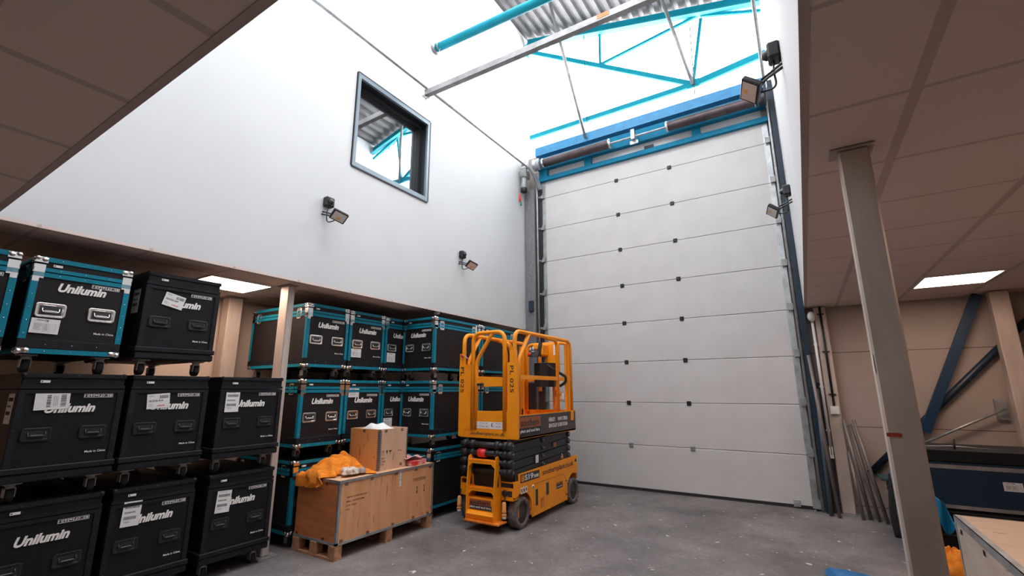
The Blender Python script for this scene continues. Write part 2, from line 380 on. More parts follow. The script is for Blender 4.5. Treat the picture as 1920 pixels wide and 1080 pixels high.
ceil_light(-5.26,-.5,-4.68,.10,'unseen lit panel added to the left soffit, nearer than the picture edge')  # out of view, added for warm light at the near left

# ------------------------------------------------------------------ sectional door
dr=bpy.data.objects.new('door_1',None); COL.objects.link(dr); dr.location=(-1.98,YD,0); dr['kind']='structure'
zs=[.035,.666,1.312,1.958,2.602,3.246,3.888,4.533,5.182,5.54]
for a,b in zip(zs,zs[1:]):
    mb=MB(); mb.prism([(7.455,a+.004),(7.45,a+.01),(7.45,b-.008),(7.455,b-.001),(7.49,b-.001),(7.49,a+.004)],lambda p,q,d:(d,p,q),-3.93,-.04)
    part('door_panel',mb,door_m,dr)
part('light_stop_backing',MB().box(-3.93,7.49,.01,-.04,7.499,5.60),case_edge,dr)  # backing sheet added to stop daylight leaking through the panel seams
part('bottom_seal',MB().box(-3.93,7.455,0.0,-.04,7.485,.035),black_r,dr)
for k,z in enumerate(zs[1:-1]):
    for x in(-2.442,-1.517):
        mb=MB(); last=k==0
        mb.cbox(x-.032,7.435,z-.033,x+.032,7.452,z+.033,.006)
        for dx in(-.02,.02):
            for dz in(-.02,.02): mb.cyl((x+dx,7.436,z+dz),(x+dx,7.432,z+dz),.005,6)
        part('hinge_cover',mb,galv_d if last else black_p,dr,label='grey steel hinge plate on the lowest seam' if last else None)
for x0,x1 in((-3.95,-3.875),(-.10,-.025)):
    for k in range(9):
        part('end_cap_strip',MB().box(x0,7.444,zs[k]+.003,x1,7.452,zs[k+1]-.003),galv,dr)
for k,z in enumerate(zs[:-1]):
    for s,x in((-1,-3.93),(1,-.045)):
        mb=MB(); mb.box(x-.035,7.425,z+.02,x+.035,7.444,z+.09); mb.box(x-.03,7.395,z-.01,x+.03,7.43,z+.045)
        mb.cyl((x,7.405,z+.02),(x+s*.07,7.405,z+.02),.010,8); mb.cyl((x+s*.05,7.405,z+.02),(x+s*.075,7.405,z+.02),.024,12)
        for dx in(-.025,.025):
            for dz in(-.03,.07,.10): mb.cyl((x+dx,7.446,z+dz),(x+dx,7.438,z+dz),.006,6)
        part('roller_bracket',mb,galv_d,dr)
part('floor_bracket',MB().box(-.31,7.43,.02,-.23,7.45,.10),galv,dr)
part('door_scuff_plate',MB().box(-.10,7.435,.02,-.03,7.446,.38),galv_d,dr)
# tracks: vertical, bend, high-lift run
def track(name,x,zt,y0,label,xh):
    mb=MB(); pts=fillet([(x,7.39,0),(x,7.39,zt),(xh,y0,zt)],.42,10)
    mb.tube(pts,.022,8)
    for z in(1.0,2.3,3.6,4.8): mb.box(x-.02,7.39,z-.03,x+.02,7.47,z+.03)
    return thing(name,mb,galv,label,'door track')
track('door_track',-4.035,5.71,.9,'galvanised door track running up beside the door and along the left white wall',-4.08)
track('door_track',.015,5.93,.9,'galvanised door track up the right side of the door and along the right white wall',.015)
mb=MB(); mb.box(-4.015,7.40,0,-3.955,7.46,5.45); thing('track_jamb',mb,black_p,'black rubber jamb strip left of the tall door','door jamb')
mb=MB(); mb.box(-4.255,7.30,0,-4.06,7.34,5.35); 
for i in range(7): mb.box(-4.25+i*.027,7.29,0,-4.242+i*.027,7.30,5.35)
gd=root('shaft_guard','grey perforated steel guard standing in the corner left of the door','guard',(-4.15,7.32,0))
part('guard_plate',mb,mat('grey_guard_steel',(.30,.30,.32),.5,.5,var=.15,vscale=30),gd)
part('control_box',MB().cbox(-4.17,7.24,2.93,-4.08,7.29,3.13,.006),navy_paint,gd)
mb=MB(); mb.box(.045,7.34,0,.11,7.46,6.15); mb.box(.04,7.32,0,.11,7.34,6.15); thing('door_post',mb,navy_paint,'dark blue steel post on the right side of the tall door','post')
# header steelwork
hd=root('door_header','blue painted steel header frame above the tall white door','steel frame',(-2.05,7.42,5.5))
part('header_panel',MB().box(-3.80,7.465,5.60,-.09,7.495,5.77),door_m,hd,label='white header strip')
part('lower_rail',MB().box(-4.0,7.38,5.52,-.01,7.45,5.60),beam_blue,hd)
part('main_beam',MB().box(-4.0,7.36,5.76,-.01,7.46,6.0),beam_blue,hd)
part('top_beam',MB().box(-4.03,7.33,6.06,.0,7.46,6.24),mat('sheen_blue_tone',(.03,.25,.50),.45,var=.08),hd)  # top beam colour lightened to stand for light reflected off it
for x0,x1 in((-3.02,-2.88),(-3.98,-3.80),(-1.1,-.97)): part('stub_post',MB().box(x0,7.39,5.60,x1,7.45,5.76),beam_blue,hd)
ts=root('torsion_shaft','torsion spring shaft with two wound springs above the door','door shaft',(-2.0,7.21,5.80))
part('shaft',MB().cyl((-3.98,7.21,5.80),(-.03,7.21,5.80),.018,12),galv,ts)
for x0,x1 in((-3.77,-2.45),(-1.43,-.14)):
    mb=MB(); prof=[]; n=70
    for i in range(n+1):
        d=(x1-x0)*i/n; prof+= [(d,.074),(d+(x1-x0)/n*.45,.083)] if i<n else [(d,.074)]
    mb.lathe((x0,7.21,5.80),(1,0,0),prof,20); sp=part('torsion_spring',mb,mat('brown_grey_spring_steel',(.11,.085,.09),.45,.6,var=.2),ts)
    for x in(x0-.03,x1-.01):
        m2=MB(); m2.lathe((x,7.21,5.80),(1,0,0),[(0,.05),(.0,.09),(.015,.095),(.04,.07)],12)
        for k in range(6):
            a=k*PI/3; m2.sphere((x+.02,7.21+.07*math.cos(a),5.80+.07*math.sin(a)),.016,8)
        part('spring_cone',m2,chrome,ts)
mb=MB(); mb.box(-2.04,7.13,5.72,-1.98,7.325,5.90); mb.box(-2.08,7.2,5.66,-1.94,7.22,5.72); part('centre_bracket',mb,galv,ts)
mb=MB(); mb.lathe((-3.99,7.21,5.80),(1,0,0),[(0,.04),(0,.11),(.02,.115),(.03,.10),(.10,.10),(.11,.115),(.13,.11),(.13,.04)],20); part('cable_drum',mb,galv,ts)
mb=MB(); mb.lathe((.0-.10,7.21,5.80),(1,0,0),[(0,.04),(0,.11),(.02,.115),(.03,.10),(.07,.10),(.08,.115),(.1,.11)],20); part('cable_drum',mb,steel_dark,ts)
mo=root('door_motor','grey door motor with chain pulls in the upper left corner of the door','motor',(-4.18,7.1,5.4))
mb=MB(); mb.lathe((-4.17,7.12,5.30),(0,0,1),[(0,.05),(.03,.062),(.22,.062),(.25,.05)],16); mb.cbox(-4.24,7.06,5.55,-4.10,7.26,5.72,.02); part('gearbox',mb,galv_d,mo)
mb=MB(); mb.lathe((-4.17,7.12,5.24),(0,0,1),[(0,.045),(.02,.066),(.09,.066),(.11,.05)],16); part('motor_cap',mb,black_p,mo)
mb=MB()
for i in range(5): mb.lathe((-4.2,7.1+.02*i,5.80+.03*i),(0.3,-.4,.8),[(0,.02),(.04,.035),(.06,.02)],8)
mb.cbox(-4.25,7.1,5.74,-4.12,7.2,5.86,.02); part('coupling',mb,chrome,mo)
part('pull_toggle',MB().lathe((-4.235,7.08,5.06),(0,0,1),[(0,.01),(.02,.022),(.13,.018),(.16,.006)],10),red_m,mo,label='red pull toggle')
part('pull_toggle',MB().lathe((-4.215,7.08,4.97),(0,0,1),[(0,.01),(.02,.018),(.08,.014),(.1,.006)],10),mat('green_plastic',(.02,.25,.10)),mo,label='green pull toggle')
mb=MB(); mb.bar((-3.99,7.2,5.62),(-3.93,7.35,5.34),.03,.09); part('stay_bracket',mb,galv,mo)
mb=MB(); mb.box(-1.90,7.42,5.63,-1.74,7.45,5.68); thing('header_latch',mb,black_p,'small black latch on the white header strip above the door','latch')

# truss bracing in the gable
gt=root('gable_truss','teal steel bracing frame in the glazed gable above the door','truss',(-2.08,7.4,6.6))
def brace(p,q,wd,ht,m,name='brace'):
    part(name,MB().bar(p,q,wd,ht,(0,1,0)),m,gt)
brace((-4.22,7.42,8.83),(.10,7.42,7.70),.17,.06,beam_teal,'rafter')
part('rafter_flange',MB().bar((-4.22,7.38,8.735),(.10,7.38,7.595),.02,.12,(0,1,0)),mat('daylit_teal_tone',(.02,.33,.42),.6),gt)  # flange colour lightened to stand for daylight on the lower edge
brace((-4.17,7.42,8.60),(-1.02,7.42,6.57),.085,.05,beam_teal)
brace((-4.18,7.40,6.555),(-1.0,7.40,6.545),.09,.05,beam_teal)
brace((-1.0,7.40,6.545),(.09,7.40,6.68),.11,.05,beam_teal)
brace((-1.0,7.42,6.60),(-.78,7.42,7.76),.05,.04,beam_teal)
brace((-.80,7.43,7.86),(-2.60,7.43,7.64),.05,.04,beam_teal)
brace((-.78,7.43,7.83),(.10,7.43,7.48),.05,.04,beam_teal)
brace((-2.62,7.43,7.64),(-2.60,7.43,8.34),.045,.04,beam_teal)
part('gusset_plate',MB().box(-1.1,7.37,6.48,-.9,7.39,6.62),beam_teal,gt)
part('end_plate',MB().box(-4.24,7.36,8.50,-4.20,7.46,8.74),beam_teal,gt)
for p,q,r,l in(((-2.93,7.29,6.11),(-3.22,6.48,8.66),.028,'grey steel stay running from the roof down to the door header'),
             ((-1.0,7.35,6.52),(-1.325,7.02,8.14),.03,'grey steel stay running from the roof down to the bracing joint')):
    thing('steel_stay',MB().cyl(p,q,r,12),galv_d,l,'steel rod')
thing('hanger_rod',MB().cyl((-2.90,7.33,6.26),(-2.89,7.33,8.36),.008,8),steel_dark,'thin dark rod hanging left of centre in the gable','rod')
thing('hanger_rod',MB().cyl((-.985,7.33,6.26),(-.955,7.33,7.70),.008,8),steel_dark,'thin dark rod hanging through the bracing joint in the gable','rod')
# pipe and strut across the void
pp=root('teal_pipe','round teal steel pipe spanning the void high above the door','pipe',(-2.1,4.58,6.6))
part('pipe_tube',MB().cyl((-4.22,4.58,6.70),(XR,4.58,6.50),.062,20),beam_teal,pp)
mb=MB(); mb.cyl((XL,4.58,6.70),(-4.23,4.58,6.70),.085,20); mb.cyl((-4.18,4.58,6.70),(-4.16,4.58,6.70),.07,20); part('wall_flange',mb,galv_d,pp)
st=root('strut_channel','long grey steel strut channel crossing the void below the teal pipe','strut channel',(-2.1,4.29,5.66))
mb=MB(); p,q=(-4.14,4.226,5.652),(.09,4.226,5.574)
mb.bar(p,q,.012,.08); mb.bar((-4.14,4.26,5.614),(.09,4.26,5.536),.06,.008); mb.bar((-4.14,4.26,5.69),(.09,4.26,5.612),.06,.008); part('channel',mb,galv_d,st)
part('sticker',MB().box(-1.50,4.217,5.585,-1.36,4.220,5.64),mat('orange_sticker',(.85,.25,.08)),st)
mb=MB(); mb.box(-4.115,4.20,5.60,-4.075,4.30,5.69); mb.cyl((-4.095,4.25,5.56),(-4.095,4.25,5.69),.012,8); part('clamp',mb,chrome,st)
thing('suspension_wire',MB().cyl((-4.095,4.25,5.70),(-4.13,4.55,6.64),.0035,6),galv,'thin wire hanging from the teal pipe to the grey strut','wire')

# ------------------------------------------------------------------ floodlights with sensors
def flood(y,side,label):
    x=XL if side<0 else XR; s=-side       # s: direction into the room
    r=root('floodlight',label,'floodlight',(x,y,3.42),0,'wall floodlights above the soffits')
    mb=MB(); a,b=sorted((x,x+s*.07)); mb.cbox(a,y-.055,3.50,b,y+.055,3.61,.012); part('junction_box',mb,black_p,r)
    mb=MB(); mb.sphere((x+s*.07,y,3.555),.035,12); part('motion_sensor',mb,steel_dark,r)
    mb=MB(); mb.tube(fillet([(x,y-.05,3.41),(x+s*.10,y-.02,3.38),(x+s*.14,y+.02,3.36)],.03),.009,8); mb.tube([(x,y-.045,3.44),(x+s*.12,y,3.40)],.008,8)
    part('bracket_arm',mb,steel_dark,r)
    mb=MB(); mb.tube(fillet([(x+s*.04,y,3.50),(x+s*.05,y-.03,3.42),(x+s*.04,y-.01,3.31),(x+s*.13,y+.02,3.33)],.05,6),.006,6); part('cable',mb,black_p,r)
    # head: plate facing down and into the room, tilted
    c=Vector((x+s*.19,y+.03,3.365)); nrm=Vector((s*.62,-.28,-.72)).normalized()
    rt=Vector((0,1,0)); rt=(rt-nrm*rt.dot(nrm)).normalized(); up=nrm.cross(rt)
    M=Matrix(((rt.x,up.x,nrm.x,c.x),(rt.y,up.y,nrm.y,c.y),(rt.z,up.z,nrm.z,c.z),(0,0,0,1)))
    mb=MB(); mb.M=M; mb.cbox(-.085,-.062,-.03,.085,.062,.008,.006)
    for i in range(6): mb.box(-.06+i*.022,-.05,-.042,-.055+i*.022,.05,-.03)
    part('lamp_head',mb,black_p,r)
    mb=MB(); mb.M=M; mb.box(-.07,-.048,.008,.07,.048,.0095); part('lens',mb,mat('floodlight_reflector',(.75,.70,.66),.3,.4),r)
    mb=MB(); mb.M=M; mb.cbox(-.018,-.035,.0095,.018,-.008,.012,.002); part('led_chip',mb,mat('led_phosphor',(.85,.42,.10),.5),r)
flood(2.95,-1,'black floodlight on the left white wall, left of and below the dark window')
flood(5.34,-1,'black floodlight on the left white wall, right of and below the window')
flood(2.95,1,'black floodlight on the right white wall, high in view beside the spring end')
flood(5.34,1,'black floodlight on the right white wall, farther one beside the door edge')

# ------------------------------------------------------------------ columns
def column(x0,y0,x1,y1,label,base=True,m=None,cap=True):
    r=root('steel_column',label,'column',((x0+x1)/2,(y0+y1)/2,0))
    part('shaft',MB().cbox(x0,y0,.012,x1,y1,H-.008,.008),m or column_m,r)
    if cap: part('cap_plate',MB().box(x0-.03,y0-.02,H-.01,x1+.02,y1+.02,H-.005),tee,r)
    if base: part('base_plate',MB().box(x0-.05,y0-.06,0,x1+.06,y1+.06,.012),galv_d,r)
    return r
fc=column(.256,2.455,.372,2.535,'steel column in the right foreground with worn grey faces')
mb=MB(); mb.box(.2565,2.4535,1.33,.305,2.455,1.345); part('tape_scrap',mb,mat('red_tape',(.40,.05,.03)),fc)
part('paint_dab',MB().box(.2545,2.458,1.585,.256,2.49,1.66),white_p,fc)
column(-4.605,2.725,-4.455,2.80,'steel column at the left beside the stacked black cases')
column(-5.74,2.70,-5.58,2.86,'steel column standing behind the left stacked cases near the beige wall')
column(.208,7.38,.35,7.46,'steel wall column right of the door carrying the cable conduits',cap=False)
column(1.90,7.22,2.06,7.36,'steel wall column at the far right behind the blue braces',cap=False)

# ------------------------------------------------------------------ flight cases
def dish(mb,M,cx,cz,wd,ht,fl):
    old=mb.M; mb.M=M
    def rr(w_,h_,r_,d):
        P=[]
        for (sx,sy,a0) in((1,1,0),(-1,1,PI/2),(-1,-1,PI),(1,-1,1.5*PI)):
            for i in range(4):
                a=a0+i*PI/6; P.append((cx+sx*(w_/2-r_)+r_*math.cos(a),cz+sy*(h_/2-r_)+r_*math.sin(a),d))
        return P
    rings=[rr(wd,ht,.018,0),rr(wd,ht,.018,.003),rr(wd-.01,ht-.01,.016,.0045),rr(wd-fl,ht-fl,.01,.004),rr(wd-fl-.006,ht-fl-.006,.008,.0012)]
    V=[p for r_ in rings for p in r_]; n=16; F=[]
    for k in range(len(rings)-1):
        for i in range(n): F.append((k*n+i,k*n+(i+1)%n,(k+1)*n+(i+1)%n,(k+1)*n+i))
    F.append(tuple((len(rings)-1)*n+i for i in range(n)))
    mb.add(V,F); 
    for i in range(-2,3):
        for sy in(-1,1): mb.lathe((cx+i*wd*.19,cz+sy*(ht/2-fl*.25),.004),(0,0,1),[(0,.004),(.002,.003)],6)
    mb.M=old
def grip(mb,M,cx,cz,wd,ht):
    old=mb.M; mb.M=M
    mb.tube(fillet([(cx-wd*.27,cz+ht*.16,.004),(cx-wd*.27,cz-ht*.12,.010),(cx+wd*.27,cz-ht*.12,.010),(cx+wd*.27,cz+ht*.16,.004)],.01,3),.0045,6)
    mb.cbox(cx-wd*.22,cz-ht*.18,.005,cx+wd*.22,cz-ht*.02,.016,.004); mb.M=old
def icons(mb,M,x,y,wd):
    h=wd/6*.92; p=wd/6; t=.0022
    for i in range(6):
        a=x+i*p+.0012; b=a+p-.0024
        for r_ in((a,y,b,y+t),(a,y+h-t,b,y+h),(a,y+t,a+t,y+h-t),(b-t,y+t,b,y+h-t)): rect(mb,M,*r_,.0008,.0014)
        cx=(a+b)/2
        if i==0:
            for dx in(-.006,.006): rect(mb,M,cx+dx-.0012,y+.006,cx+dx+.0012,y+h-.008,.0008,.0014); rect(mb,M,cx+dx-.0035,y+h-.011,cx+dx+.0035,y+h-.008,.0008,.0014)
        elif i==1: rect(mb,M,cx-.006,y+h*.5,cx+.006,y+h-.006,.0008,.0014); rect(mb,M,cx-.001,y+.006,cx+.001,y+h*.5,.0008,.0014); rect(mb,M,cx-.005,y+.005,cx+.005,y+.007,.0008,.0014)
        elif i==2: rect(mb,M,cx-.009,y+h*.5,cx+.009,y+h*.62,.0008,.0014); rect(mb,M,cx-.006,y+h*.62,cx+.006,y+h*.75,.0008,.0014); rect(mb,M,cx-.001,y+.006,cx+.001,y+h*.5,.0008,.0014)
        elif i==3: rect(mb,M,cx-.006,y+.006,cx+.006,y+h*.45,.0008,.0014); rect(mb,M,cx-.002,y+h*.55,cx+.006,y+h-.006,.0008,.0014)
        elif i==4:
            o=mb.M; mb.M=M
            for k in range(3):
                a0=k*2*PI/3; mb.tube([(cx+.0068*math.cos(a0+q_),y+h/2+.0068*math.sin(a0+q_),.001) for q_ in(0,.5,1.0,1.5)],.0013,4)
            mb.M=o
        else: rect(mb,M,cx-.006,y+.006,cx+.006,y+h*.42,.0008,.0014); rect(mb,M,cx-.006,y+h*.55,cx+.006,y+h-.006,.0008,.0014); rect(mb,M,cx-.009,y+h*.46,cx+.009,y+h*.5,.0008,.0014)
def caster(mb,x,y):
    mb.box(x-.045,y-.045,.112,x+.045,y+.045,.120)
    mb.lathe((x,y,.09),(0,0,1),[(0,.022),(.022,.03)],10)
    mb.box(x-.028,y-.02,.035,x-.022,y+.03,.095); mb.box(x+.022,y-.02,.035,x+.028,y+.03,.095)
    mb.box(x-.028,y-.02,.088,x+.028,y+.03,.095)
def label_mesh(mb,M,x,y,wd,ht,style):
    # slot 0 paper, 1 ink, 2 red
    mb.cm=0; rect(mb,M,x,y,x+wd,y+ht,.0008,.0016); mb.cm=1
    rnd=random.Random(int((x+y+wd)*1000)+len(style))
    def bars(a,b,c,d):
        q_=a
        while q_<c-.0012:
            k=rnd.choice((.0008,.0014,.002)); rect(mb,M,q_,b,min(q_+k,c),d,.0016,.0019); q_+=k+rnd.choice((.001,.0015))
    def lines(a,b,c,n,st=.006):
        for i in range(n): rect(mb,M,a,b-i*st,a+(c-a)*rnd.uniform(.6,1),b-i*st+.0016,.0016,.0019)
    if style=='number10' or style=='number09':
        bars(x+wd*.55,y+ht*.66,x+wd*.95,y+ht*.88); lines(x+wd*.08,y+ht*.88,x+wd*.35,2)
        text(mb,M,'352535-010' if style=='number10' else '352535-009',x+wd*.08,y+ht*.46,wd*.62,None,0,.02,.0017)
        lines(x+wd*.08,y+ht*.30,x+wd*.3,3,.008)
        mb.cm=2; text(mb,M,'Unilumin',x+wd*.45,y+ht*.14,wd*.34,None,.3,.03,.0017)
    elif style=='portrait':
        lines(x+wd*.15,y+ht*.93,x+wd*.8,1); bars(x+wd*.10,y+ht*.72,x+wd*.90,y+ht*.84)
        text(mb,M,'352535-001',x+wd*.1,y+ht*.53,wd*.6,None,0,.02,.0017); bars(x+wd*.10,y+ht*.28,x+wd*.80,y+ht*.40); lines(x+wd*.15,y+ht*.20,x+wd*.6,2)
    elif style=='landscape':
        for k in range(14): rect(mb,M,x+wd*.34,y+ht*.15+k*ht*.05,x+wd*.46,y+ht*.15+k*ht*.05+ht*rnd.choice((.02,.035)),.0016,.0019)
        for k in range(14): rect(mb,M,x+wd*.74,y+ht*.15+k*ht*.05,x+wd*.90,y+ht*.15+k*ht*.05+ht*rnd.choice((.02,.035)),.0016,.0019)
        for k in range(3): rect(mb,M,x+wd*(.54+.05*k),y+ht*.2,x+wd*(.55+.05*k),y+ht*.8,.0016,.0019)
    else:
        rect(mb,M,x+wd*.18,y+ht*.86,x+wd*.42,y+ht*.90,.0016,.0019); text(mb,M,'CE',x+wd*.45,y+ht*.80,wd*.14,None,0,.03,.0017)
        for k in range(7): rect(mb,M,x+wd*.12,y+ht*(.12+.09*k),x+wd*.88,y+ht*(.12+.09*k)+.0006,.0016,.0019)
        for k in(.12,.45,.65,.88): rect(mb,M,x+wd*k,y+ht*.12,x+wd*k+.0006,y+ht*.66,.0016,.0019)
        lines(x+wd*.14,y+ht*.60,x+wd*.42,5,ht*.09); lines(x+wd*.48,y+ht*.60,x+wd*.64,5,ht*.09)
    mb.cm=0
CASE={}
def case_meshes(kind,W,D,HT):
    key=(kind,W,D,HT)
    if key in CASE: return CASE[key]
    b=.125; out=[]; blue=kind=='blue'
    F=frame((0,0,0),(1,0,0),(0,0,1)); B=frame((W,D,0),(-1,0,0),(0,0,1)); R=frame((W,0,0),(0,1,0),(0,0,1)); L_=frame((0,D,0),(0,-1,0),(0,0,1))
    joint=HT-.105
    body=MB(); body.cbox(.004,.004,b+.02,W-.004,D-.004,joint,.004); out.append(('body',body,case_brown if blue else case_black,None))
    lid=MB(); lid.cbox(.004,.004,joint+.002,W-.004,D-.004,HT-.004,.004)
    out.append(('lid',lid,case_brown if blue else case_black,None))
    tb=MB(); e=teal if blue else case_edge; sw=.034; pr=.003
    for (Mx,wd) in((F,W),(R,D),(B,W),(L_,D)):
        if blue:
            rect(tb,Mx,0,HT-.032,wd,HT,-.002,pr); rect(tb,Mx,0,joint+.004,wd,joint+.03,-.002,pr); rect(tb,Mx,0,joint-.034,wd,joint-.004,-.002,pr+.001)
            rect(tb,Mx,0,b+.0,wd,b+.032,-.002,pr); rect(tb,Mx,0,b+.095,sw,joint-.034,-.002,pr); rect(tb,Mx,wd-sw,b+.095,wd,joint-.034,-.002,pr)
        else:
            rect(tb,Mx,0,HT-.028,wd,HT,-.002,pr); rect(tb,Mx,0,joint+.003,wd,joint+.025,-.002,pr); rect(tb,Mx,0,joint-.028,wd,joint-.004,-.002,pr+.001)
            rect(tb,Mx,0,b+.08,sw,joint-.028,-.002,pr); rect(tb,Mx,wd-sw,b+.08,wd,joint-.028,-.002,pr)
    tray=MB()
    if blue:
        tray.cbox(.002,.002,b,W-.002,D-.002,b+.095,.003)
        for (Mx,wd) in((F,W),(R,D),(L_,D)): rect(tray,Mx,.0,b+.036,wd,b+.092,-.002,.0025)
    else:
        tray.cbox(-.008,-.008,b,W+.008,D+.008,b+.05,.006); tray.cbox(-.014,-.014,b+.054,W+.014,D+.014,b+.092,.005)
    out.append(('base_tray',tray,case_edge,None))
    rv=tb; rv.cm=1
    for (Mx,wd) in((F,W),(R,D)):
        rv.M=Mx; n=max(4,int(wd/.13))
        for i in range(1,n):
            x=wd*i/n
            for z in((HT-.016,joint+.017,joint-.019,b+.016,b+.062) if blue else (HT-.014,b+.072)): rv.lathe((x,z,.0035 if blue else .003),(0,0,1),[(0,.0042),(.003,.0025)],6)
        for k in range(5):
            z=b+.13+k*(joint-b-.2)/4
            for x in(sw/2,wd-sw/2): rv.lathe((x,z,.003),(0,0,1),[(0,.0042),(.003,.0025)],6)
    rv.M=Matrix.Identity(4)
    out.append(('edge_trim',rv,[e,chrome if blue else steel_dark],'teal edge trim' if blue else None))
    cn=[]
    for x in(0,W):
        for y in(0,D):
            for z in(b+.012,HT-.012):
                c=MB(); sx=1 if x==0 else -1; sy=1 if y==0 else -1; sz=1 if z<HT/2 else -1
                c.sphere((x+sx*.010,y+sy*.010,z+(0 if sz>0 else 0)),.022 if blue else .018,10)
                if blue:
                    fy=-.004 if y==0 else D+.004; fx=-.004 if x==0 else W+.004
                    a,bb=sorted((x,x+sx*.062)); z0,z1=(z-.01,z+.022) if sz>0 else (z-.030,z+.010)
                    c.box(a,min(fy,fy+sy*.005),z0,bb,max(fy,fy+sy*.005),z1)
                    a,bb=sorted((y,y+sy*.062)); c.box(min(fx,fx+sx*.005),a,z0,max(fx,fx+sx*.005),bb,z1)
                    c.lathe((x+sx*.045,fy,z+sz*.006),(0,-sy,0),[(0,.018),(.003,.016)],10); c.lathe((fx,y+sy*.045,z+sz*.006),(-sx,0,0),[(0,.018),(.003,.016)],10)
                    if sz<0:
                        a,bb=sorted((x,x+sx*.055)); c.box(a,min(fy,fy+sy*.004),joint-.045,bb,max(fy,fy+sy*.004),joint+.05)
                        a,bb=sorted((y,y+sy*.055)); c.box(min(fx,fx+sx*.004),a,joint-.045,max(fx,fx+sx*.004),bb,joint+.05)
                        a,bb=sorted((x,x+sx*.034)); c.box(a,min(fy,fy+sy*.004),joint-.07,bb,max(fy,fy+sy*.004),joint-.045)
                out.append(('corner',c,chrome if blue else case_edge,'chrome corner' if blue else None))
    hm=chrome if blue else black_p
    for cx in((.125,W-.14)):
        h=MB(); dish(h,F,cx,.420,.158 if blue else .15,.10 if blue else .088,.028)
        q9=MB(); rect(q9,F,cx-.058,.420-.031 if blue else .420-.026,cx+.058,.420+.031 if blue else .420+.026,.0,.0022); out.append(('handle_recess',q9,steel_dark if blue else black_r,None))
        out.append(('handle_dish',h,hm,None))
        g_=MB(); grip(g_,F,cx,.420,.158,.10); out.append(('handle_grip',g_,hm,None))
    if blue:
        for cy in(.14,D-.16):
            h=MB(); dish(h,R,cy,joint+.0,.085,.12,.02); g_=h; out.append(('latch',h,chrome,None))
            h=MB(); dish(h,L_,cy,joint+.0,.085,.12,.02); out.append(('latch',h,chrome,None))
    tx=MB(); text(tx,F,'Unilumin',.14,.555,.265,.062,.28,.042); out.append(('logo_lettering',tx,letter,None))
    tx=MB(); text(tx,F,'Made in China',W-.165,.278,.115,None,0,.012); out.append(('small_lettering',tx,letter,None))
    tx=MB(); icons(tx,F,W-.225,.655 if not blue else min(.63,joint-.068),.165); out.append(('handling_symbols',tx,letter,None))
    tg=MB(); rect(tg,F,.092,HT-.062,.14,HT-.046,.0,.002); tg.cm=1; rect(tg,F,.096,HT-.058,.104,HT-.050,.002,.0023); tg.cm=0; out.append(('maker_tag',tg,[paper,ink],None))
    for x in(.075,W-.075):
        for y in(.09,D-.09):
            c=MB(); caster(c,x,y); out.append(('caster',c,galv_d,None,('wheel',x,y)))
    res=[]
    for it in out:
        res.append((it[0],it[1].mesh(it[0],it[2]),it[3],it[4] if len(it)>4 else None))
    wm=MB(); wm.lathe((-.02,0,0),(1,0,0),[(0,.03),(0,.042),(.006,.045),(.034,.045),(.04,.042),(.04,.03)],18)
    CASE[key]=(res,wm.mesh('wheel',black_r)); return CASE[key]
def flight_case(kind,W,D,HT,loc,rz,label,labels=(),group=None,side_label=None):
    r=root('flight_case',label,'flight case',loc,rz,group)
    res,wm=case_meshes(kind,W,D,HT)
    for nm,me,lb,ex in res:
        o=link(nm,me,r)
        if lb: o['label']=lb
        if ex:
            w_=link('wheel',wm,o); w_.location=(ex[1],ex[2]+.01,.045)
    F=frame((0,0,0),(1,0,0),(0,0,1))
    for (x,y,wd,ht,style,rot) in labels:
        M=F@Matrix.Translation((x,y,.0022))@Matrix.Rotation(rot,4,'Z'); mb=MB(); label_mesh(mb,M,0,0,wd,ht,style)
        part('shipping_label',mb,[paper,ink,red_m],r,world=False,label='white printed label')
    if side_label:
        L_=frame((0,D,0),(0,-1,0),(0,0,1)); mb=MB(); x,y,wd,ht=side_label; label_mesh(mb,L_,x,y,wd,ht,'portrait'); part('shipping_label',mb,[paper,ink,red_m],r,world=False,label='white printed label')
    return r
XC=-4.345; N=PI/2; L1=.822; L2=1.644
GN='flight cases stacked at the near left'
flight_case('black',.565,1.05,.818,(XC,2.135,0),N,'black flight case on the floor beside the left column, label over its lettering',[(.068,.51,.118,.175,'portrait',-.05)],GN)
flight_case('black',.545,1.05,.818,(XC,1.485,0),N,'black flight case on the floor, second from the left column, portrait label',[(.07,.55,.113,.172,'portrait',-.03)],GN)
flight_case('black',.555,1.05,.818,(XC,.875,0),N,'black flight case at the lower left corner, lettering uncovered by any label',[],GN)
flight_case('black',.565,1.05,.818,(XC,2.13,L1),N,'black flight case in the middle layer nearest the left column',[(.048,.515,.118,.18,'portrait',0)],GN)
flight_case('black',.54,1.05,.818,(XC,1.485,L1),N,'black flight case in the middle layer with a tilted number label and red print',[(.115,.56,.153,.112,'number10',.08)],GN)
flight_case('black',.555,1.05,.818,(XC,.885,L1),N,'black flight case in the middle layer at the left, wide label with two barcodes',[(.085,.575,.175,.115,'landscape',.04)],GN,side_label=(.85,.49,.14,.2))
flight_case('black',.545,1.05,.818,(XC,1.47,L2),N,'black flight case on the top layer with a crooked white number label',[(.115,.565,.15,.11,'number09',-.22)],GN,side_label=(.82,.49,.13,.2))
flight_case('blue',.54,1.05,.785,(XC,.825,L2),N,'teal trimmed flight case on the top layer left of the black one',[(.04,.262,.145,.10,'table',-.02)],GN)
flight_case('blue',.54,1.05,.785,(XC,.215,L2),N,'teal trimmed flight case cut off by the left picture edge',[],GN)
GF='teal trimmed flight cases stacked beyond the left column'
names=['on the floor','in the middle layer','on the top layer']
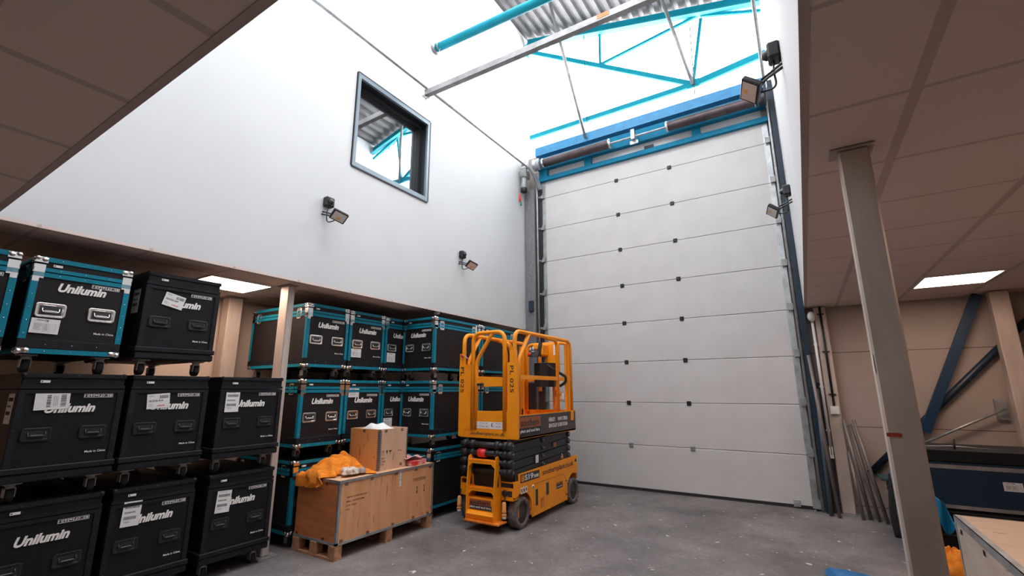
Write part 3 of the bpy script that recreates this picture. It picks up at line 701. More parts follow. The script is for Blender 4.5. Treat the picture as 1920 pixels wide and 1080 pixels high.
for k,z in enumerate((0,L1,L2)):
    flight_case('blue',.54,1.08,.815,(-4.485,2.99,z),N,'teal trimmed flight case %s, right behind the left column'%names[k],[],GF)
    lb=[(.04,.262,.145,.10,'table',0)] if k==2 else ([(.045,.62,.15,.10,'table',0)] if k==1 else [])
    flight_case('blue',.54,1.08,.815,(-4.515,3.575,z),N,'teal trimmed flight case %s, second beyond the left column'%names[k],lb,GF)
    flight_case('blue',.54,1.08,.815,(-4.56,4.175,z),N,'teal trimmed flight case %s, third and half hidden in the recess'%names[k],[(.04,.235,.145,.12,'table',0)] if k else [],GF)
    flight_case('blue',.555,.985,.815,(-4.525,4.735 if 0 else 4.47,z),0,'case %s turned sideways behind the orange lift'%names[k],[],GF) if 0 else None
for k,z in enumerate((0,L1,L2)):
    a=flight_case('blue',.555,1.0,.815,(-4.535,4.475,z),0,'teal trimmed flight case %s, long side out, left of the orange lift'%names[k],[],GF)
    flight_case('blue',.555,1.0,.815,(-4.545,5.53,z),0,'teal trimmed flight case %s, long side out, behind the orange lift'%names[k],[],GF)
    mb=MB(); rect(mb,frame((-3.98,0,z),(0,1,0),(0,0,1)),5.355,.66,5.385,.80,.004,.0055); part('shipping_label',mb,paper,a,label='narrow white paper strip')

# ------------------------------------------------------------------ long crate on pallet legs
cr=root('plywood_crate','long plywood crate on pallet blocks beside the teal trimmed cases','crate',(-4.15,3.69,0))
x0,x1,y0,y1,zt=-4.455,-3.81,3.035,4.335,.688
mb=MB(); mb.box(x0,y0,.13,x0+.012,y1,zt-.018); mb.box(x0,y1-.012,.13,x1,y1,zt-.018); mb.box(x0,y0,.13,x1,y1,.142)
part('back_panels',mb,ply_side,cr)
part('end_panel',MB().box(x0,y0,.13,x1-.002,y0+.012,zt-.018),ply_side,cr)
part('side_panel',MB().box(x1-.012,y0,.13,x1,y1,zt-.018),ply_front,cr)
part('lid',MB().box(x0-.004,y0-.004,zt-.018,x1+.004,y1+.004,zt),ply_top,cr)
mb=MB()
mb.box(x1-.02,y0-.005,.13,x1+.004,y0+.02,zt-.02); mb.box(x1-.02,y1-.02,.13,x1+.004,y1+.005,zt-.02)
mb.box(x0,y0-.007,zt-.024,x1+.007,y0-.004,zt+.002); mb.box(x1+.004,y0-.007,zt-.024,x1+.007,y1+.005,zt+.002)
mb.box(x0,y0-.005,.126,x1+.004,y0,.15); mb.box(x1,y0-.005,.126,x1+.004,y1+.004,.15)
part('steel_edging',mb,galv,cr)
mb=MB()
def clip(mb,M,x,y):
    for dx in(-.016,.004): 
        for q_ in((0,0,.012,.002),(0,0,.002,.028),(.010,0,.012,.028),(0,.026,.012,.028)): rect(mb,M,x+dx+q_[0],y+q_[1],x+dx+q_[2],y+q_[3],.001,.004)
Mf=frame((x1,0,0),(0,1,0),(0,0,1)); Me=frame((0,y0,0),(1,0,0),(0,0,1))
for y in(3.11,3.42,3.75,4.05,4.28): clip(mb,Mf,y,zt-.05); clip(mb,Mf,y-.02,.145)
for x in(-4.40,-4.0): clip(mb,Me,x,zt-.052); clip(mb,Me,x,.147)
part('clips',mb,steel_dark,cr)
mb=MB()
for i,s in enumerate(('TEM NO.: UT-05032120-01-M-01','MEAS.: 1310X700X700MM','G.W.: 260KG','N.W.:')):
    text(mb,Mf,s,3.125,.52-i*.036,(.24,.21,.12,.045)[i],.014,0,.01,.0004)
icons(mb,Mf,4.01,.53,.20)
for x in(4.075,4.19):
    o_=mb.M; mb.M=Mf; mb.prism([(x-.009,.47),(x+.009,.47),(x+.004,.445),(x-.004,.445)],lambda a,b,d:(a,b,d),.0004,.001); mb.prism([(x-.010,.40),(x+.010,.40),(x+.004,.44),(x-.004,.44)],lambda a,b,d:(a,b,d),.0004,.001); mb.M=o_
part('stencil_print',mb,mat('faded_brown_ink',(.12,.05,.02),.7),cr)
mb=MB(); rect(mb,Mf,3.80,.515,3.827,.672,.001,.0025); mb.cm=1
for i,ch in enumerate('ASEO'): text(mb,Mf,ch,3.807,.64-i*.035,.013,None,0,.01,.0025)
part('paper_strip',mb,[paper,ink],cr,label='white paper strip with letters')
for y in(3.025,3.65,4.255):
    for x in(x0+.005,(x0+x1)/2-.045,x1-.095): part('pallet_block',MB().cbox(x,y,.022,x+.095,y+.085,.126,.004),pallet_w,cr)
for x in(x0+.005,(x0+x1)/2-.045,x1-.095): pass
part('pallet_board',MB().box(x0,3.02,0,x1,3.115,.022),pallet_w,cr)
part('pallet_board',MB().box(x0,3.645,0,x1-.0,3.74,.022),pallet_w,cr); part('pallet_board',MB().box(x0,4.25,0,x1,4.34,.022),pallet_w,cr)
# small plywood box
sb=root('small_plywood_box','small upright plywood box standing on the long crate','box',(-4.15,3.77,zt))
a0,a1,b0,b1=-4.37,-3.905,3.575,3.985; z0=zt+.002; z1=1.11
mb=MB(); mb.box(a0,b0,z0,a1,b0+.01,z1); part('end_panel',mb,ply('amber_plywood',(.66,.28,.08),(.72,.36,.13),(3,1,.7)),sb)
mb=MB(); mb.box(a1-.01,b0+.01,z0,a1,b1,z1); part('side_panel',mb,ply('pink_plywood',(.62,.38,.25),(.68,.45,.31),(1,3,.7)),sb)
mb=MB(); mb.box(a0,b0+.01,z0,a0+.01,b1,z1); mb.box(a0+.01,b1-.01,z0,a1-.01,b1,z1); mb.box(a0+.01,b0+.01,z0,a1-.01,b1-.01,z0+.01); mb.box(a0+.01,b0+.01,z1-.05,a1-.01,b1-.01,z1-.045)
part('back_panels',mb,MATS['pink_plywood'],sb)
mb=MB(); mb.box(a1-.012,b0-.003,z0,a1+.003,b0+.016,z1)
n=18
for k in range(n):
    z=z0+.01+k*(z1-z0-.02)/n
    mb.box(a0-.002,b0-.004,z,a0+.012,b0+.004,z+.012); mb.box(a1-.026,b0-.004,z,a1-.012,b0,z+.012); mb.box(a1,b0+.016,z,a1+.004,b0+.028,z+.012); mb.box(a1,b1-.012,z,a1+.004,b1+.004,z+.012)
part('steel_edging',mb,mat('grey_edge_steel',(.18,.18,.19),.5,.5),sb)
mb=MB(); Mf2=frame((a1,0,0),(0,1,0),(0,0,1)); Me2=frame((0,b0,0),(1,0,0),(0,0,1))
for M_,x in((Mf2,3.66),(Mf2,3.90),(Me2,-4.15)): clip(mb,M_,x,z1-.035)
clip(mb,Mf2,3.9,z0+.02); clip(mb,Me2,-4.25,z0+.02)
part('clips',mb,steel_dark,sb)
mb=MB(); 
for i in(0,1): rect(mb,Mf2,3.62+i*.022,.84,3.624+i*.022,.89,.0004,.001); rect(mb,Mf2,3.615+i*.022,.88,3.629+i*.022,.886,.0004,.001)
rect(mb,Mf2,3.68,.86,3.70,.89,.0004,.001); rect(mb,Mf2,3.688,.84,3.692,.86,.0004,.001); rect(mb,Mf2,3.72,.87,3.755,.885,.0004,.001); rect(mb,Mf2,3.735,.84,3.739,.87,.0004,.001)
for i,s in enumerate(('PA/CT','ITALIA','FOO')): text(mb,Mf2,s,3.615,.80-i*.03,(.05,.06,.04)[i],.018,0,.01,.0004)
text(mb,Mf2,'15 kg',3.85,.86,.05,.02,0,.01,.0004)
part('stencil_print',mb,MATS['faded_brown_ink'],sb)
# white packing foam sticking out of the box
def lump(name,cx,cy,cz,rx,ry,rz_,m,label,cat,seed=1,amp=.25,nu=40,nv=20,flat=True,group=None):
    rnd=random.Random(seed); ph=[rnd.uniform(0,6.28) for _ in range(12)]; mb=MB(); V=[];F=[]
    for i in range(nv+1):
        a=PI*i/nv
        for j in range(nu):
            b=2*PI*j/nu
            r_=1+amp*(.5*math.sin(3*b+ph[0]+2*a)+.3*math.sin(7*b+ph[1]-3*a)+.2*math.sin(11*b+5*a+ph[2])+.25*math.sin(5*a+ph[3]))
            z=math.cos(a)*rz_*r_
            if flat: z=max(z,-rz_*.35)
            V.append((cx+math.sin(a)*math.cos(b)*rx*r_,cy+math.sin(a)*math.sin(b)*ry*r_,cz+z))
    for i in range(nv):
        for j in range(nu): F.append((i*nu+j,(i+1)*nu+j,(i+1)*nu+(j+1)%nu,i*nu+(j+1)%nu))
    mb.add(V,F,True); return thing(name,mb,m,label,cat,group)
mb=MB(); V=[];F=[]; nx,ny=10,12
for i in range(nx+1):
    for j in range(ny+1):
        x=-4.33+.38*i/nx; y=3.62+.26*j/ny
        V.append((x,y,z1-.042+.085*(1-abs(2*i/nx-1)**3)*(1-abs(2*j/ny-1)**4)+.012*math.sin(i*1.3+j*.8)))
for i in range(nx):
    for j in range(ny): a=i*(ny+1)+j; F.append((a,a+ny+1,a+ny+2,a+1))
mb.add(V,F,True)
o=thing('packing_foam',mb,mat('white_foam',(.85,.85,.85),.8),'sheet of white packing foam bulging from the small plywood box','packing foam'); sm=o.modifiers.new('Solidify','SOLIDIFY'); sm.thickness=.008
# orange blanket
mb=MB(); V=[];F=[]; nx,ny=60,90
def bl_h(x,y):
    u=(y-3.03)/.62; v=(x+4.5)/.66
    h=.14*math.exp(-((u-.42)/.26)**2-((v-.42)/.42)**2)+.13*math.exp(-((u-.72)/.16)**2-((v-.30)/.35)**2)+.045*math.exp(-((u-.12)/.2)**2-((v-.4)/.4)**2)
    h+=.014*math.sin(26*u+5*v+2*math.sin(9*v))+.010*math.sin(17*v+13*u*v)+.007*math.sin(60*u+20*math.sin(5*v))
    return h
for i in range(nx+1):
    for j in range(ny+1):
        u=i/nx; s=j/ny
        edge=.055*math.sin(9*s+1)+.03*math.sin(23*s)
        xf=-3.97+edge+ (.10 if s>.75 else 0)*math.sin((s-.75)*12) - (.16*max(0,.35-s)/.35)
        x=-4.44+u*(xf+4.44); yy=2.90+s*.655-.05*(u-.5)*(1-s)
        tip=min(1,min(u*5,(1-u)*5,(1-s)*6)); h=max(.004,bl_h(x,max(yy,3.03))*tip**.6*1.0)
        if yy<3.018:
            z=.69-(3.018-yy)*(1.15-.5*u)+.012; y_=3.005-.012*math.sin(14*u)-.004
        else: z=.692+h; y_=yy
        V.append((x,y_,z))
for i in range(nx):
    for j in range(ny): a=i*(ny+1)+j; F.append((a,a+ny+1,a+ny+2,a+1))
mb.add(V,F,True)
o=thing('orange_blanket',mb,cloth_o,'crumpled orange blanket heaped on the long crate and hanging over its end','blanket'); sm=o.modifiers.new('Solidify','SOLIDIFY'); sm.thickness=.006; sm.offset=1
lump('work_glove',-3.94,3.24,.728,.075,.085,.045,cloth_w,'cream work gloves bundled at the front of the orange blanket','gloves',3,.28)
lump('work_glove',-3.90,3.36,.722,.035,.045,.038,mat('grey_knit_cuff',(.35,.29,.26),.95,var=.3,vscale=60),'rolled grey glove cuff beside the cream gloves','gloves',5,.12)
# parcels behind the small box
mb=MB(); mb.M=Matrix.Translation((-3.97,4.12,zt+.003))@Matrix.Rotation(.12,4,'Z'); mb.cbox(-.13,-.12,0,.13,.13,.05,.004)
o=thing('parcel',mb,mat('red_and_white_wrap',(.75,.70,.68),.6,col2=(.70,.03,.04),vscale=9),'flat red and white parcel on the far end of the long crate','parcel')
mb=MB(); mb.M=Matrix.Translation((-4.0,4.10,zt+.055))@Matrix.Rotation(-.15,4,'Z'); 
V=[];F=[];n=12
for i in range(n+1):
    for j in range(n+1): V.append((-.15+.3*i/n,-.13+.26*j/n,.018+.012*math.sin(i*.9+j*.7)+.02*(i/n)))
for i in range(n):
    for j in range(n): a=i*(n+1)+j; F.append((a,a+n+1,a+n+2,a+1))
mb.add(V,F,True); o=thing('plastic_bag',mb,mat('pink_white_bag',(.72,.62,.62),.35,col2=(.78,.20,.18),vscale=6),'crumpled pink and white bag lying on the red parcel','bag'); sm=o.modifiers.new('Solidify','SOLIDIFY'); sm.thickness=.004

# ------------------------------------------------------------------ scissor lift
lf=root('scissor_lift','orange scissor lift with black folded arms parked before the tall door','scissor lift',(-3.245,5.4,0))
LX0,LX1=-3.62,-2.87
# side skirts
def skirt(x,s):
    poly=[(4.62,.51),(4.615,.36),(4.63,.345)]
    for i in range(9):
        a=math.radians(122-i*13.5); poly.append((4.80+.215*math.cos(a),.17+.215*math.sin(a)))
    poly+=[(5.02,.075),(5.97,.09)]
    poly+=[(5.975,.30)]
    for i in range(5):
        a=math.radians(150-i*22); poly.append((6.17+.20*math.cos(a),.19+.21*math.sin(a)))
    poly+=[(6.32,.42),(6.32,.615),(4.72,.585),(4.72,.51)]
    return MB().prism(poly,lambda a,b,d:(d,a,b),x,x+s*.012)
sk=part('side_skirt',skirt(LX1-.012,1),orange,lf)
part('side_skirt',skirt(LX0,1),orange,lf)
mb=MB(); mb.box(LX0+.012,4.72,.12,LX1-.012,4.74,.46); mb.box(LX0+.13,4.72,.10,LX1-.13,6.25,.40); mb.box(LX0+.012,6.30,.30,LX1-.012,6.32,.6); mb.box(LX0+.012,4.99,.10,LX1-.012,5.97,.42)
part('chassis',mb,orange_d,lf)
for xa,xb in((LX0+.012,LX0+.17),(LX1-.17,LX1-.012)):
    mb=MB(); mb.box(xa,4.61,.50,xb,4.72,.512); mb.box(xa,4.61,.33,xb,4.62,.45); mb.box(xa,4.61,.318,xb,4.70,.33); mb.box(xa,4.69,.33,xb,4.70,.50)
    part('front_step_box',mb,orange,lf)
    part('step_opening',MB().box(xa+.09,4.607,.36,xb-.01,4.61,.42),decal_bk,lf)
# battery cover under front end / lower box with decal
mb=MB(); mb.prism([(4.50,.335),(4.60,.335),(4.60,.11),(4.475,.11),(4.45,.17),(4.50,.20)],lambda a,b,d:(d,a,b),-3.41,-3.045); part('front_box',mb,orange,lf)
part('front_lip',MB().box(-3.42,4.43,.095,-2.955,4.60,.11),orange_d,lf)
for xx in(-3.42,-3.045):
    mb=MB(); mb.prism([(4.46,.11),(4.61,.11),(4.61,.40),(4.57,.75),(4.545,.785),(4.50,.775),(4.465,.45),(4.46,.20)],lambda a,b,d:(d,a,b),xx,xx+.012); part('ladder_side',mb,orange,lf)
    part('side_slot',MB().prism([(4.52,.46),(4.56,.46),(4.545,.60)],lambda a,b,d:(d,a,b),xx+.012,xx+.0125),decal_bk,lf)
for z,h in((.70,.032),(.405,.032)):
    mb=MB(); mb.box(-3.408,4.49,z,-3.045,4.585,z+h)
    for i in range(12): mb.box(-3.395+i*.029,4.485,z+h,-3.38+i*.029,4.585,z+h+.008)
    mb.prism([(-3.408,z),(-3.36,z),(-3.408,z-.04)],lambda a,b,d:(a,d,b),4.49,4.50); mb.prism([(-3.045,z),(-3.095,z),(-3.045,z-.04)],lambda a,b,d:(a,d,b),4.49,4.50)
    part('ladder_rung',mb,orange,lf)
mb=MB(); mb.box(-3.32,4.64,.38,-3.13,4.68,.49); part('control_hood',mb,orange_d,lf)
mb=MB(); mb.cbox(-3.31,4.60,.40,-3.14,4.64,.44,.008); part('hydraulic_block',mb,steel_dark,lf)
Fz=frame((0,4.499,0),(1,0,0),(0,0,1))
mb=MB(); rect(mb,Fz,-3.395,.262,-3.10,.318); part('decal_panel',mb,decal_or,lf); mb=MB(); rect(mb,Fz,-3.395,.21,-3.09,.26); part('decal_panel',mb,decal_bk,lf)
mb=MB(); text(mb,Fz,'southern',-3.385,.267,.275,.044,0,.015,.002); part('decal_lettering',mb,ink,lf,label='dark lettering reading southern')
mb=MB(); text(mb,Fz,'plant and tool hire',-3.39,.22,.29,.03,0,.015,.002); part('decal_lettering',mb,paper,lf,label='white lettering reading plant and tool hire')
# wheels
for x0_,x1_ in((LX1-.11,LX1+.004),(LX0-.004,LX0+.11)):
    for y in(4.80,6.17):
        mb=MB(); mb.lathe((x0_,y,.166),(1,0,0),[(0,.09),(0,.15),(.012,.166),(x1_-x0_-.012,.166),(x1_-x0_,.15),(x1_-x0_,.115),(x1_-x0_-.02,.11)],32)
        for k in range(18):
            a=2*PI*k/18
            for s_ in(0,1):
                p=Vector(((x0_+x1_)/2+(-.03 if s_ else .03),y+.1665*math.cos(a+s_*.15),.166+.1665*math.sin(a+s_*.15)))
                t_=Vector((0,-math.sin(a),math.cos(a))); q=p+Vector(((.042 if not s_ else -.042),0,0))+t_*.010
                if q.z>.005 and p.z>.005: mb.bar(p,q,.006,.003,(0,math.cos(a),math.sin(a)))
        wv=part('wheel',mb,tyre,lf)
        mb=MB(); sgn=1 if x1_>LX1 else -1; xx=(x1_-.02) if sgn>0 else (x0_+.02)
        mb.lathe((xx,y,.166),(sgn,0,0),[(0,.112),(.004,.11),(.002,.085),(.003,.05),(.012,.035),(.014,.015)],24)
        for k in range(6): mb.cyl((xx,y+.05*math.cos(k*PI/3),.166+.05*math.sin(k*PI/3)),(xx+sgn*.008,y+.05*math.cos(k*PI/3),.166+.05*math.sin(k*PI/3)),.006,6)
        part('wheel_hub',mb,hub_m,lf)
# skirt decals (right side)
Rz=frame((LX1,0,0),(0,1,0),(0,0,1))
mb=MB(); rect(mb,Rz,4.755,.482,5.20,.572); part('decal_panel',mb,decal_bk,lf)
mb=MB(); rect(mb,Rz,4.775,.497,4.835,.56,.001,.002); part('decal_panel',mb,orange,lf)
mb=MB(); text(mb,Rz,'S19',4.85,.498,.20,.062,0,.035,.002); text(mb,Rz,'30E',5.06,.498,.125,.036,0,.03,.002); part('decal_lettering',mb,paper,lf,label='white lettering reading S1930E')
mb=MB(); text(mb,Rz,'southernplant.co.uk',5.28,.475,.90,.082,0,.012,.001); mb.prism([(4.79,.51),(4.82,.51),(4.80,.53),(4.82,.55),(4.79,.55),(4.805,.53)],lambda a,b,d:(LX1+d,a,b),.002,.003); part('decal_lettering',mb,ink,lf,label='black lettering reading southernplant.co.uk')
mb=MB()
for i in range(3): rect(mb,Rz,4.76+i*.052,.365,4.80+i*.052,.435)
mb.M=Rz; mb.lathe((5.04,.40,0),(0,0,1),[(0,.026),(.002,.026)],14); mb.M=Matrix.Identity(4); mb.cm=1
for i in range(3): rect(mb,Rz,4.768+i*.052,.385,4.79+i*.052,.42,.0015,.002)
rect(mb,Rz,5.025,.392,5.055,.408,.002,.0025)
part('warning_stickers',mb,[paper,ink],lf,label='white warning stickers')
mb=MB(); rect(mb,Rz,5.10,.18,5.16,.36); part('vent_slot',mb,decal_bk,lf)
mb=MB(); rect(mb,Rz,5.37,.25,5.44,.39); part('decal_panel',mb,decal_bk,lf)
mb=MB(); rect(mb,Rz,5.65,.27,5.83,.345); part('decal_panel',mb,decal_bk,lf); mb=MB(); rect(mb,Rz,5.65,.32,5.81,.345,.001,.002); text(mb,Rz,'southern',5.66,.322,.14,.02,0,.01,.0025); part('decal_panel',mb,[decal_or],lf)
mb=MB(); text(mb,Rz,'plant and tool hire',5.66,.285,.15,.016,0,.01,.002); part('decal_lettering',mb,paper,lf)
mb=MB(); rect(mb,Rz,5.22,.13,5.31,.24); part('outlet_cover',mb,orange_d,lf)
# access door outline
mb=MB(); 
for q_ in((5.06,.425,5.86,.428),(5.92,.12,5.923,.38),(5.05,.09,5.053,.40)): rect(mb,Rz,*q_,.0005,.0012)
mb.bar((LX1+.001,5.86,.426),(LX1+.001,5.92,.38),.003,.003); part('door_gap',mb,decal_bk,lf)
mb=MB()
for z in(.33,.16): mb.cyl((LX1,5.94,z),(LX1+.008,5.94,z),.010,10)
mb.cyl((LX1,6.26,.55),(LX1+.006,6.26,.55),.022,12); part('fasteners',mb,steel_dark,lf)
# tie-down plugs hanging at the front
for xx in(-2.975,-3.60):
    mb=MB(); mb.lathe((xx,4.575,.165),(0,0,1),[(0,.018),(.0,.028),(.02,.03),(.024,.023),(.035,.023),(.04,.03),(.055,.025),(.13,.023),(.145,.012)],14); pl=part('power_plug',mb,mat('faded_orange_plastic',(.75,.33,.10),.5),lf)
    part('plug_collar',MB().lathe((xx,4.575,.137),(0,0,1),[(0,.022),(.028,.026)],14),white_p,pl)
    part('plug_cable',MB().tube(fillet([(xx,4.575,.31),(xx+.01,4.58,.35),(xx,4.60,.38)],.02),.007,8),black_p,lf)
part('plug_socket',MB().lathe((-2.985,4.609,.392),(0,-1,0),[(0,.036),(.016,.036),(.02,.025)],16),black_p,lf)
part('beacon_lamp',MB().lathe((-2.93,5.88,.612),(0,0,1),[(0,.04),(.005,.045),(.04,.04),(.06,.02)],16),mat('amber_beacon',(.9,.22,.05),.2),lf)
mb=MB(); mb.tube([(-2.93,5.88+.055*math.cos(a),.615+.075*math.sin(a)) for a in [i*PI/10 for i in range(11)]],.004,6); mb.tube([(-2.93+.055*math.cos(a),5.88,.615+.075*math.sin(a)) for a in [i*PI/10 for i in range(11)]],.004,6); part('beacon_guard',mb,chrome,lf)
# scissor stack
LV=[(.585,.655),(.68,.75),(.775,.85),(.865,.925)]
for k,(zf,_) in enumerate(LV):
    for s,xo in((1,LX1-.02),(-1,LX0+.02)):
        mb=MB(); x_=xo-s*.02
        mb.bar((x_,4.60,zf),(x_,6.10,zf+.055),.03,.085,(0,0,1)); part('scissor_arm',mb,scis,lf)
        mb=MB(); x_=xo-s*.06
        mb.bar((x_,4.62,zf+.055),(x_,6.08,zf),.03,.085,(0,0,1)); part('scissor_arm',mb,scis,lf)
    mb=MB(); z=zf+.03; mb.cyl((LX0+.03,4.59,z),(LX1-.03,4.59,z),.034,14); 
    for xx in(-3.56,-3.45,-3.10,-2.99,-2.93): mb.lathe((xx,4.59,z),(1,0,0),[(0,.03),(.005,.05),(.055,.05),(.06,.03)],14)
    part('cross_tube',mb,scis,lf)
    mb=MB(); mb.cyl((LX0+.03,6.09,z+.02),(LX1-.01,6.09,z+.02),.034,14); part('cross_tube',mb,scis,lf)
    for y,dz in((4.60,.035),(5.33,.035),(6.07,.05)):
        pn=part('pivot_pin',MB().lathe((LX1-.03,y,zf+dz),(1,0,0),[(0,.028),(.02,.028),(.024,.02),(.03,.008)],12),steel_dark,lf)
        part('pin_head',MB().cyl((LX1+.001,y,zf+dz),(LX1+.004,y,zf+dz),.008,8),chrome,pn)
part('red_collar',MB().cyl((-3.33,4.59,.805),(-3.23,4.59,.805),.0505,16),red_m,lf,label='red collar on a cross tube')
part('lift_cylinder',MB().cyl((-3.25,4.75,.60),(-3.25,5.9,.80),.05,14),scis,lf)
mb=MB(); mb.box(-3.58,4.63,.42,-2.91,4.66,.60); mb.prism([(4.66,.60),(4.9,.60),(5.0,.45),(4.66,.45)],lambda a,b,d:(d,a,b),-2.905,-2.885); part('front_shield',mb,scis,lf)
mb=MB(); rect(mb,frame((LX1-.005+.0,0,0),(0,1,0),(0,0,1)),5.12,.655,5.19,.745,.001,.003); part('warning_stickers',mb,paper,lf,label='white warning stickers')
mb=MB(); rect(mb,frame((LX1-.005,0,0),(0,1,0),(0,0,1)),5.60,.79,5.68,.845,.001,.003); part('warning_stickers',mb,decal_or,lf,label='orange sticker')
# platform
PX0,PX1,PY0,PY1=-3.665,-2.842,4.65,6.24
part('deck',MB().box(PX0,PY0,.962,PX1,PY1,.985),orange,lf)
part('front_sill',MB().box(PX0,PY0-.006,.962,PX1,PY0+.004,1.05),orange,lf)
mb=MB(); mb.box(PX0+.03,PY0-.003,1.05,PX1-.03,PY0+.006,1.275); part('front_kick_panel',mb,orange,lf)
mb=MB(); mb.box(PX1-.006,PY0,.965,PX1,PY1,1.235); mb.box(PX0,PY0,.965,PX0+.006,PY1,1.235); mb.box(PX0,PY1-.006,.965,PX1,PY1,1.235); part('toe_board',mb,orange,lf)
Pz=frame((PX1,0,0),(0,1,0),(0,0,1))
part('toe_decal',rect(MB(),Pz,4.665,.985,6.235,1.222),mat('dark_brown_decal',(.062,.048,.045),.5),lf)
part('decal_panel',rect(MB(),Pz,4.69,1.085,5.20,1.205,.001,.0025),decal_or,lf); part('decal_panel',rect(MB(),Pz,4.69,1.0,5.20,1.083,.001,.0025),mat('near_black_decal',(.012,.012,.014),.5),lf)
mb=MB(); text(mb,Pz,'southern',4.72,1.10,.44,.085,0,.015,.003); part('decal_lettering',mb,ink,lf,label='dark lettering reading southern')
mb=MB(); text(mb,Pz,'plant and tool hire',4.71,1.02,.46,.048,0,.015,.003)
text(mb,Pz,'HENLEY:',5.42,1.12,.18,.05,0,.02,.002); text(mb,Pz,'01491 578063',5.68,1.12,.29,.05,0,.02,.002); text(mb,Pz,'BRACKLEY: 01280 701504',5.42,1.045,.55,.05,0,.02,.002)
part('decal_lettering',mb,paper,lf,label='white lettering with branch phone numbers')
Pf=frame((0,PY0-.006,0),(1,0,0),(0,0,1))
mb=MB(); text(mb,Pf,'.southernplant.co.uk.',-3.51,.985,.50,.05,0,.012,.001); part('decal_lettering',mb,ink,lf,label='black lettering reading southernplant.co.uk')
Pg=frame((0,PY0-.003,0),(1,0,0),(0,0,1))
mb=MB(); rect(mb,Pg,-3.49,1.07,-3.01,1.15); mb.cm=1
for i,x in enumerate((-3.43,-3.37,-3.33,-3.28,-3.20,-3.14,-3.10,-3.05)):
    rect(mb,Pg,x,1.095,x+.03,1.10,.0015,.002); rect(mb,Pg,x,1.13,x+.022,1.135,.0015,.002)
    if i in(0,4): rect(mb,Pg,x,1.10,x+.010,1.128,.0015,.002)
part('instruction_sticker',mb,[paper,ink],lf,label='white instruction sticker')
# front posts
for (a,b,z1_,zz,cx) in((-3.684,-3.60,1.83,1.97,-3.655),(-2.965,-2.835,1.84,1.98,-2.88)):
    mb=MB(); mb.box(a,PY0-.02,.97,b,PY0+.03,z1_); 
    mb.box(a if cx<-3 else b-.10,PY0-.015,z1_,(a+.06) if cx<-3 else b-.015,PY0+.02,zz); part('gate_post',mb,orange,lf)
    mb=MB(); M_=frame((a+.022 if cx<-3 else a+.035,PY0-.0205,1.80),(0,0,-1),(1,0,0)); text(mb,M_,'PL 025',0,0,.31,.052,0,.012,.001,1.1); part('decal_lettering',mb,ink,lf,label='black lettering reading PL 025')
mb=MB(); mb.box(-3.60,PY0-.01,1.05,-3.50,PY0+.02,1.83); part('gate_post',mb,orange,lf)
# gate
mb=MB(); mb.tube(fillet([(-3.485,4.65,1.06),(-3.485,4.65,2.215),(-3.015,4.65,2.215),(-3.015,4.65,1.06)],.12,8),.026,12); part('gate_hoop',mb,orange,lf)
mb=MB(); mb.tube(fillet([(-3.435,4.655,1.06),(-3.435,4.655,1.87),(-3.24,4.655,2.15),(-3.2,4.655,2.20)],.08,6),.024,12); part('gate_brace',mb,orange,lf)
mb=MB(); mb.box(-3.43,4.64,1.60,-3.02,4.665,1.665); mb.box(-3.31,4.64,1.56,-3.02,4.66,1.60); part('gate_rail',mb,orange,lf)
mb=MB(); mb.box(-3.415,4.64,1.57,-3.32,4.665,1.60); mb.tube(fillet([(-3.34,4.63,1.61),(-3.31,4.63,1.57),(-3.33,4.63,1.55)],.01),.006,6); part('gate_latch',mb,steel_dark,lf)
part('lanyard_ring',MB().cyl((-3.64,4.62,1.945),(-3.64,4.64,1.945),.018,12),red_m,lf,label='red safety catch')
part('safety_chain',MB().tube([(-3.64,4.62,1.945),(-3.58,4.62,1.93),(-3.53,4.62,1.89)],.004,6),galv,lf)
# side rails
for x,sx in((-2.88,1),(-3.635,-1)):
    mb=MB(); mb.tube(fillet([(x,4.66,1.2),(x,4.66,2.215),(x,6.20,2.215),(x,6.20,1.1)],.12,8),.026,12); part('side_hoop',mb,orange,lf)
    mb=MB(); mb.tube(fillet([(x,4.75,1.2),(x,4.75,1.87),(x,5.0,2.21)],.06,6),.024,10); part('side_brace',mb,orange,lf)
    mb=MB(); mb.bar((x,4.72,1.67),(x,6.16,1.67),.03,.05); part('mid_rail',mb,orange,lf)
    mb=MB(); mb.tube(fillet([(x,5.45,2.20),(x,5.78,2.19),(x,5.78,1.24)],.1,6),.024,10); part('upright',mb,orange,lf)
    mb=MB(); mb.bar((x,6.10,1.1),(x,6.10,2.17),.04,.05,(1,0,0)); mb.bar((x,6.04,1.1),(x,6.04,2.17),.03,.02,(1,0,0)); part('upright',mb,orange,lf)
    mb=MB(); mb.box(x-.02 if sx<0 else PX1,6.08,1.10,x+.02 if sx<0 else PX1+.012,6.16,1.24); part('rail_bracket',mb,orange,lf)
mb=MB(); mb.tube(fillet([(-3.60,6.20,1.2),(-3.60,6.20,2.20),(-2.92,6.20,2.20),(-2.92,6.20,1.2)],.10,6),.024,10); part('rear_hoop',mb,orange,lf)
mb=MB(); mb.bar((-3.6,6.2,1.67),(-2.92,6.2,1.67),.03,.05); part('mid_rail',mb,orange,lf)
for xx in(-3.38,-3.15): part('upright',MB().bar((xx,6.2,1.2),(xx,6.2,2.2),.035,.035,(1,0,0)),orange,lf)
for xx in(-3.60,-3.52): part('inner_gate_post',MB().tube(fillet([(xx,5.6,1.2),(xx,5.6,2.05),(xx,5.5,2.18)],.08),.022,10),orange,lf)
mb=MB(); mb.cbox(-3.23,6.08,1.73,-3.0,6.12,2.19,.01); part('rear_plate',mb,orange,lf)
part('warning_stickers',MB().box(-3.09,6.075,2.02,-3.02,6.08,2.17),paper,lf,label='white warning stickers')
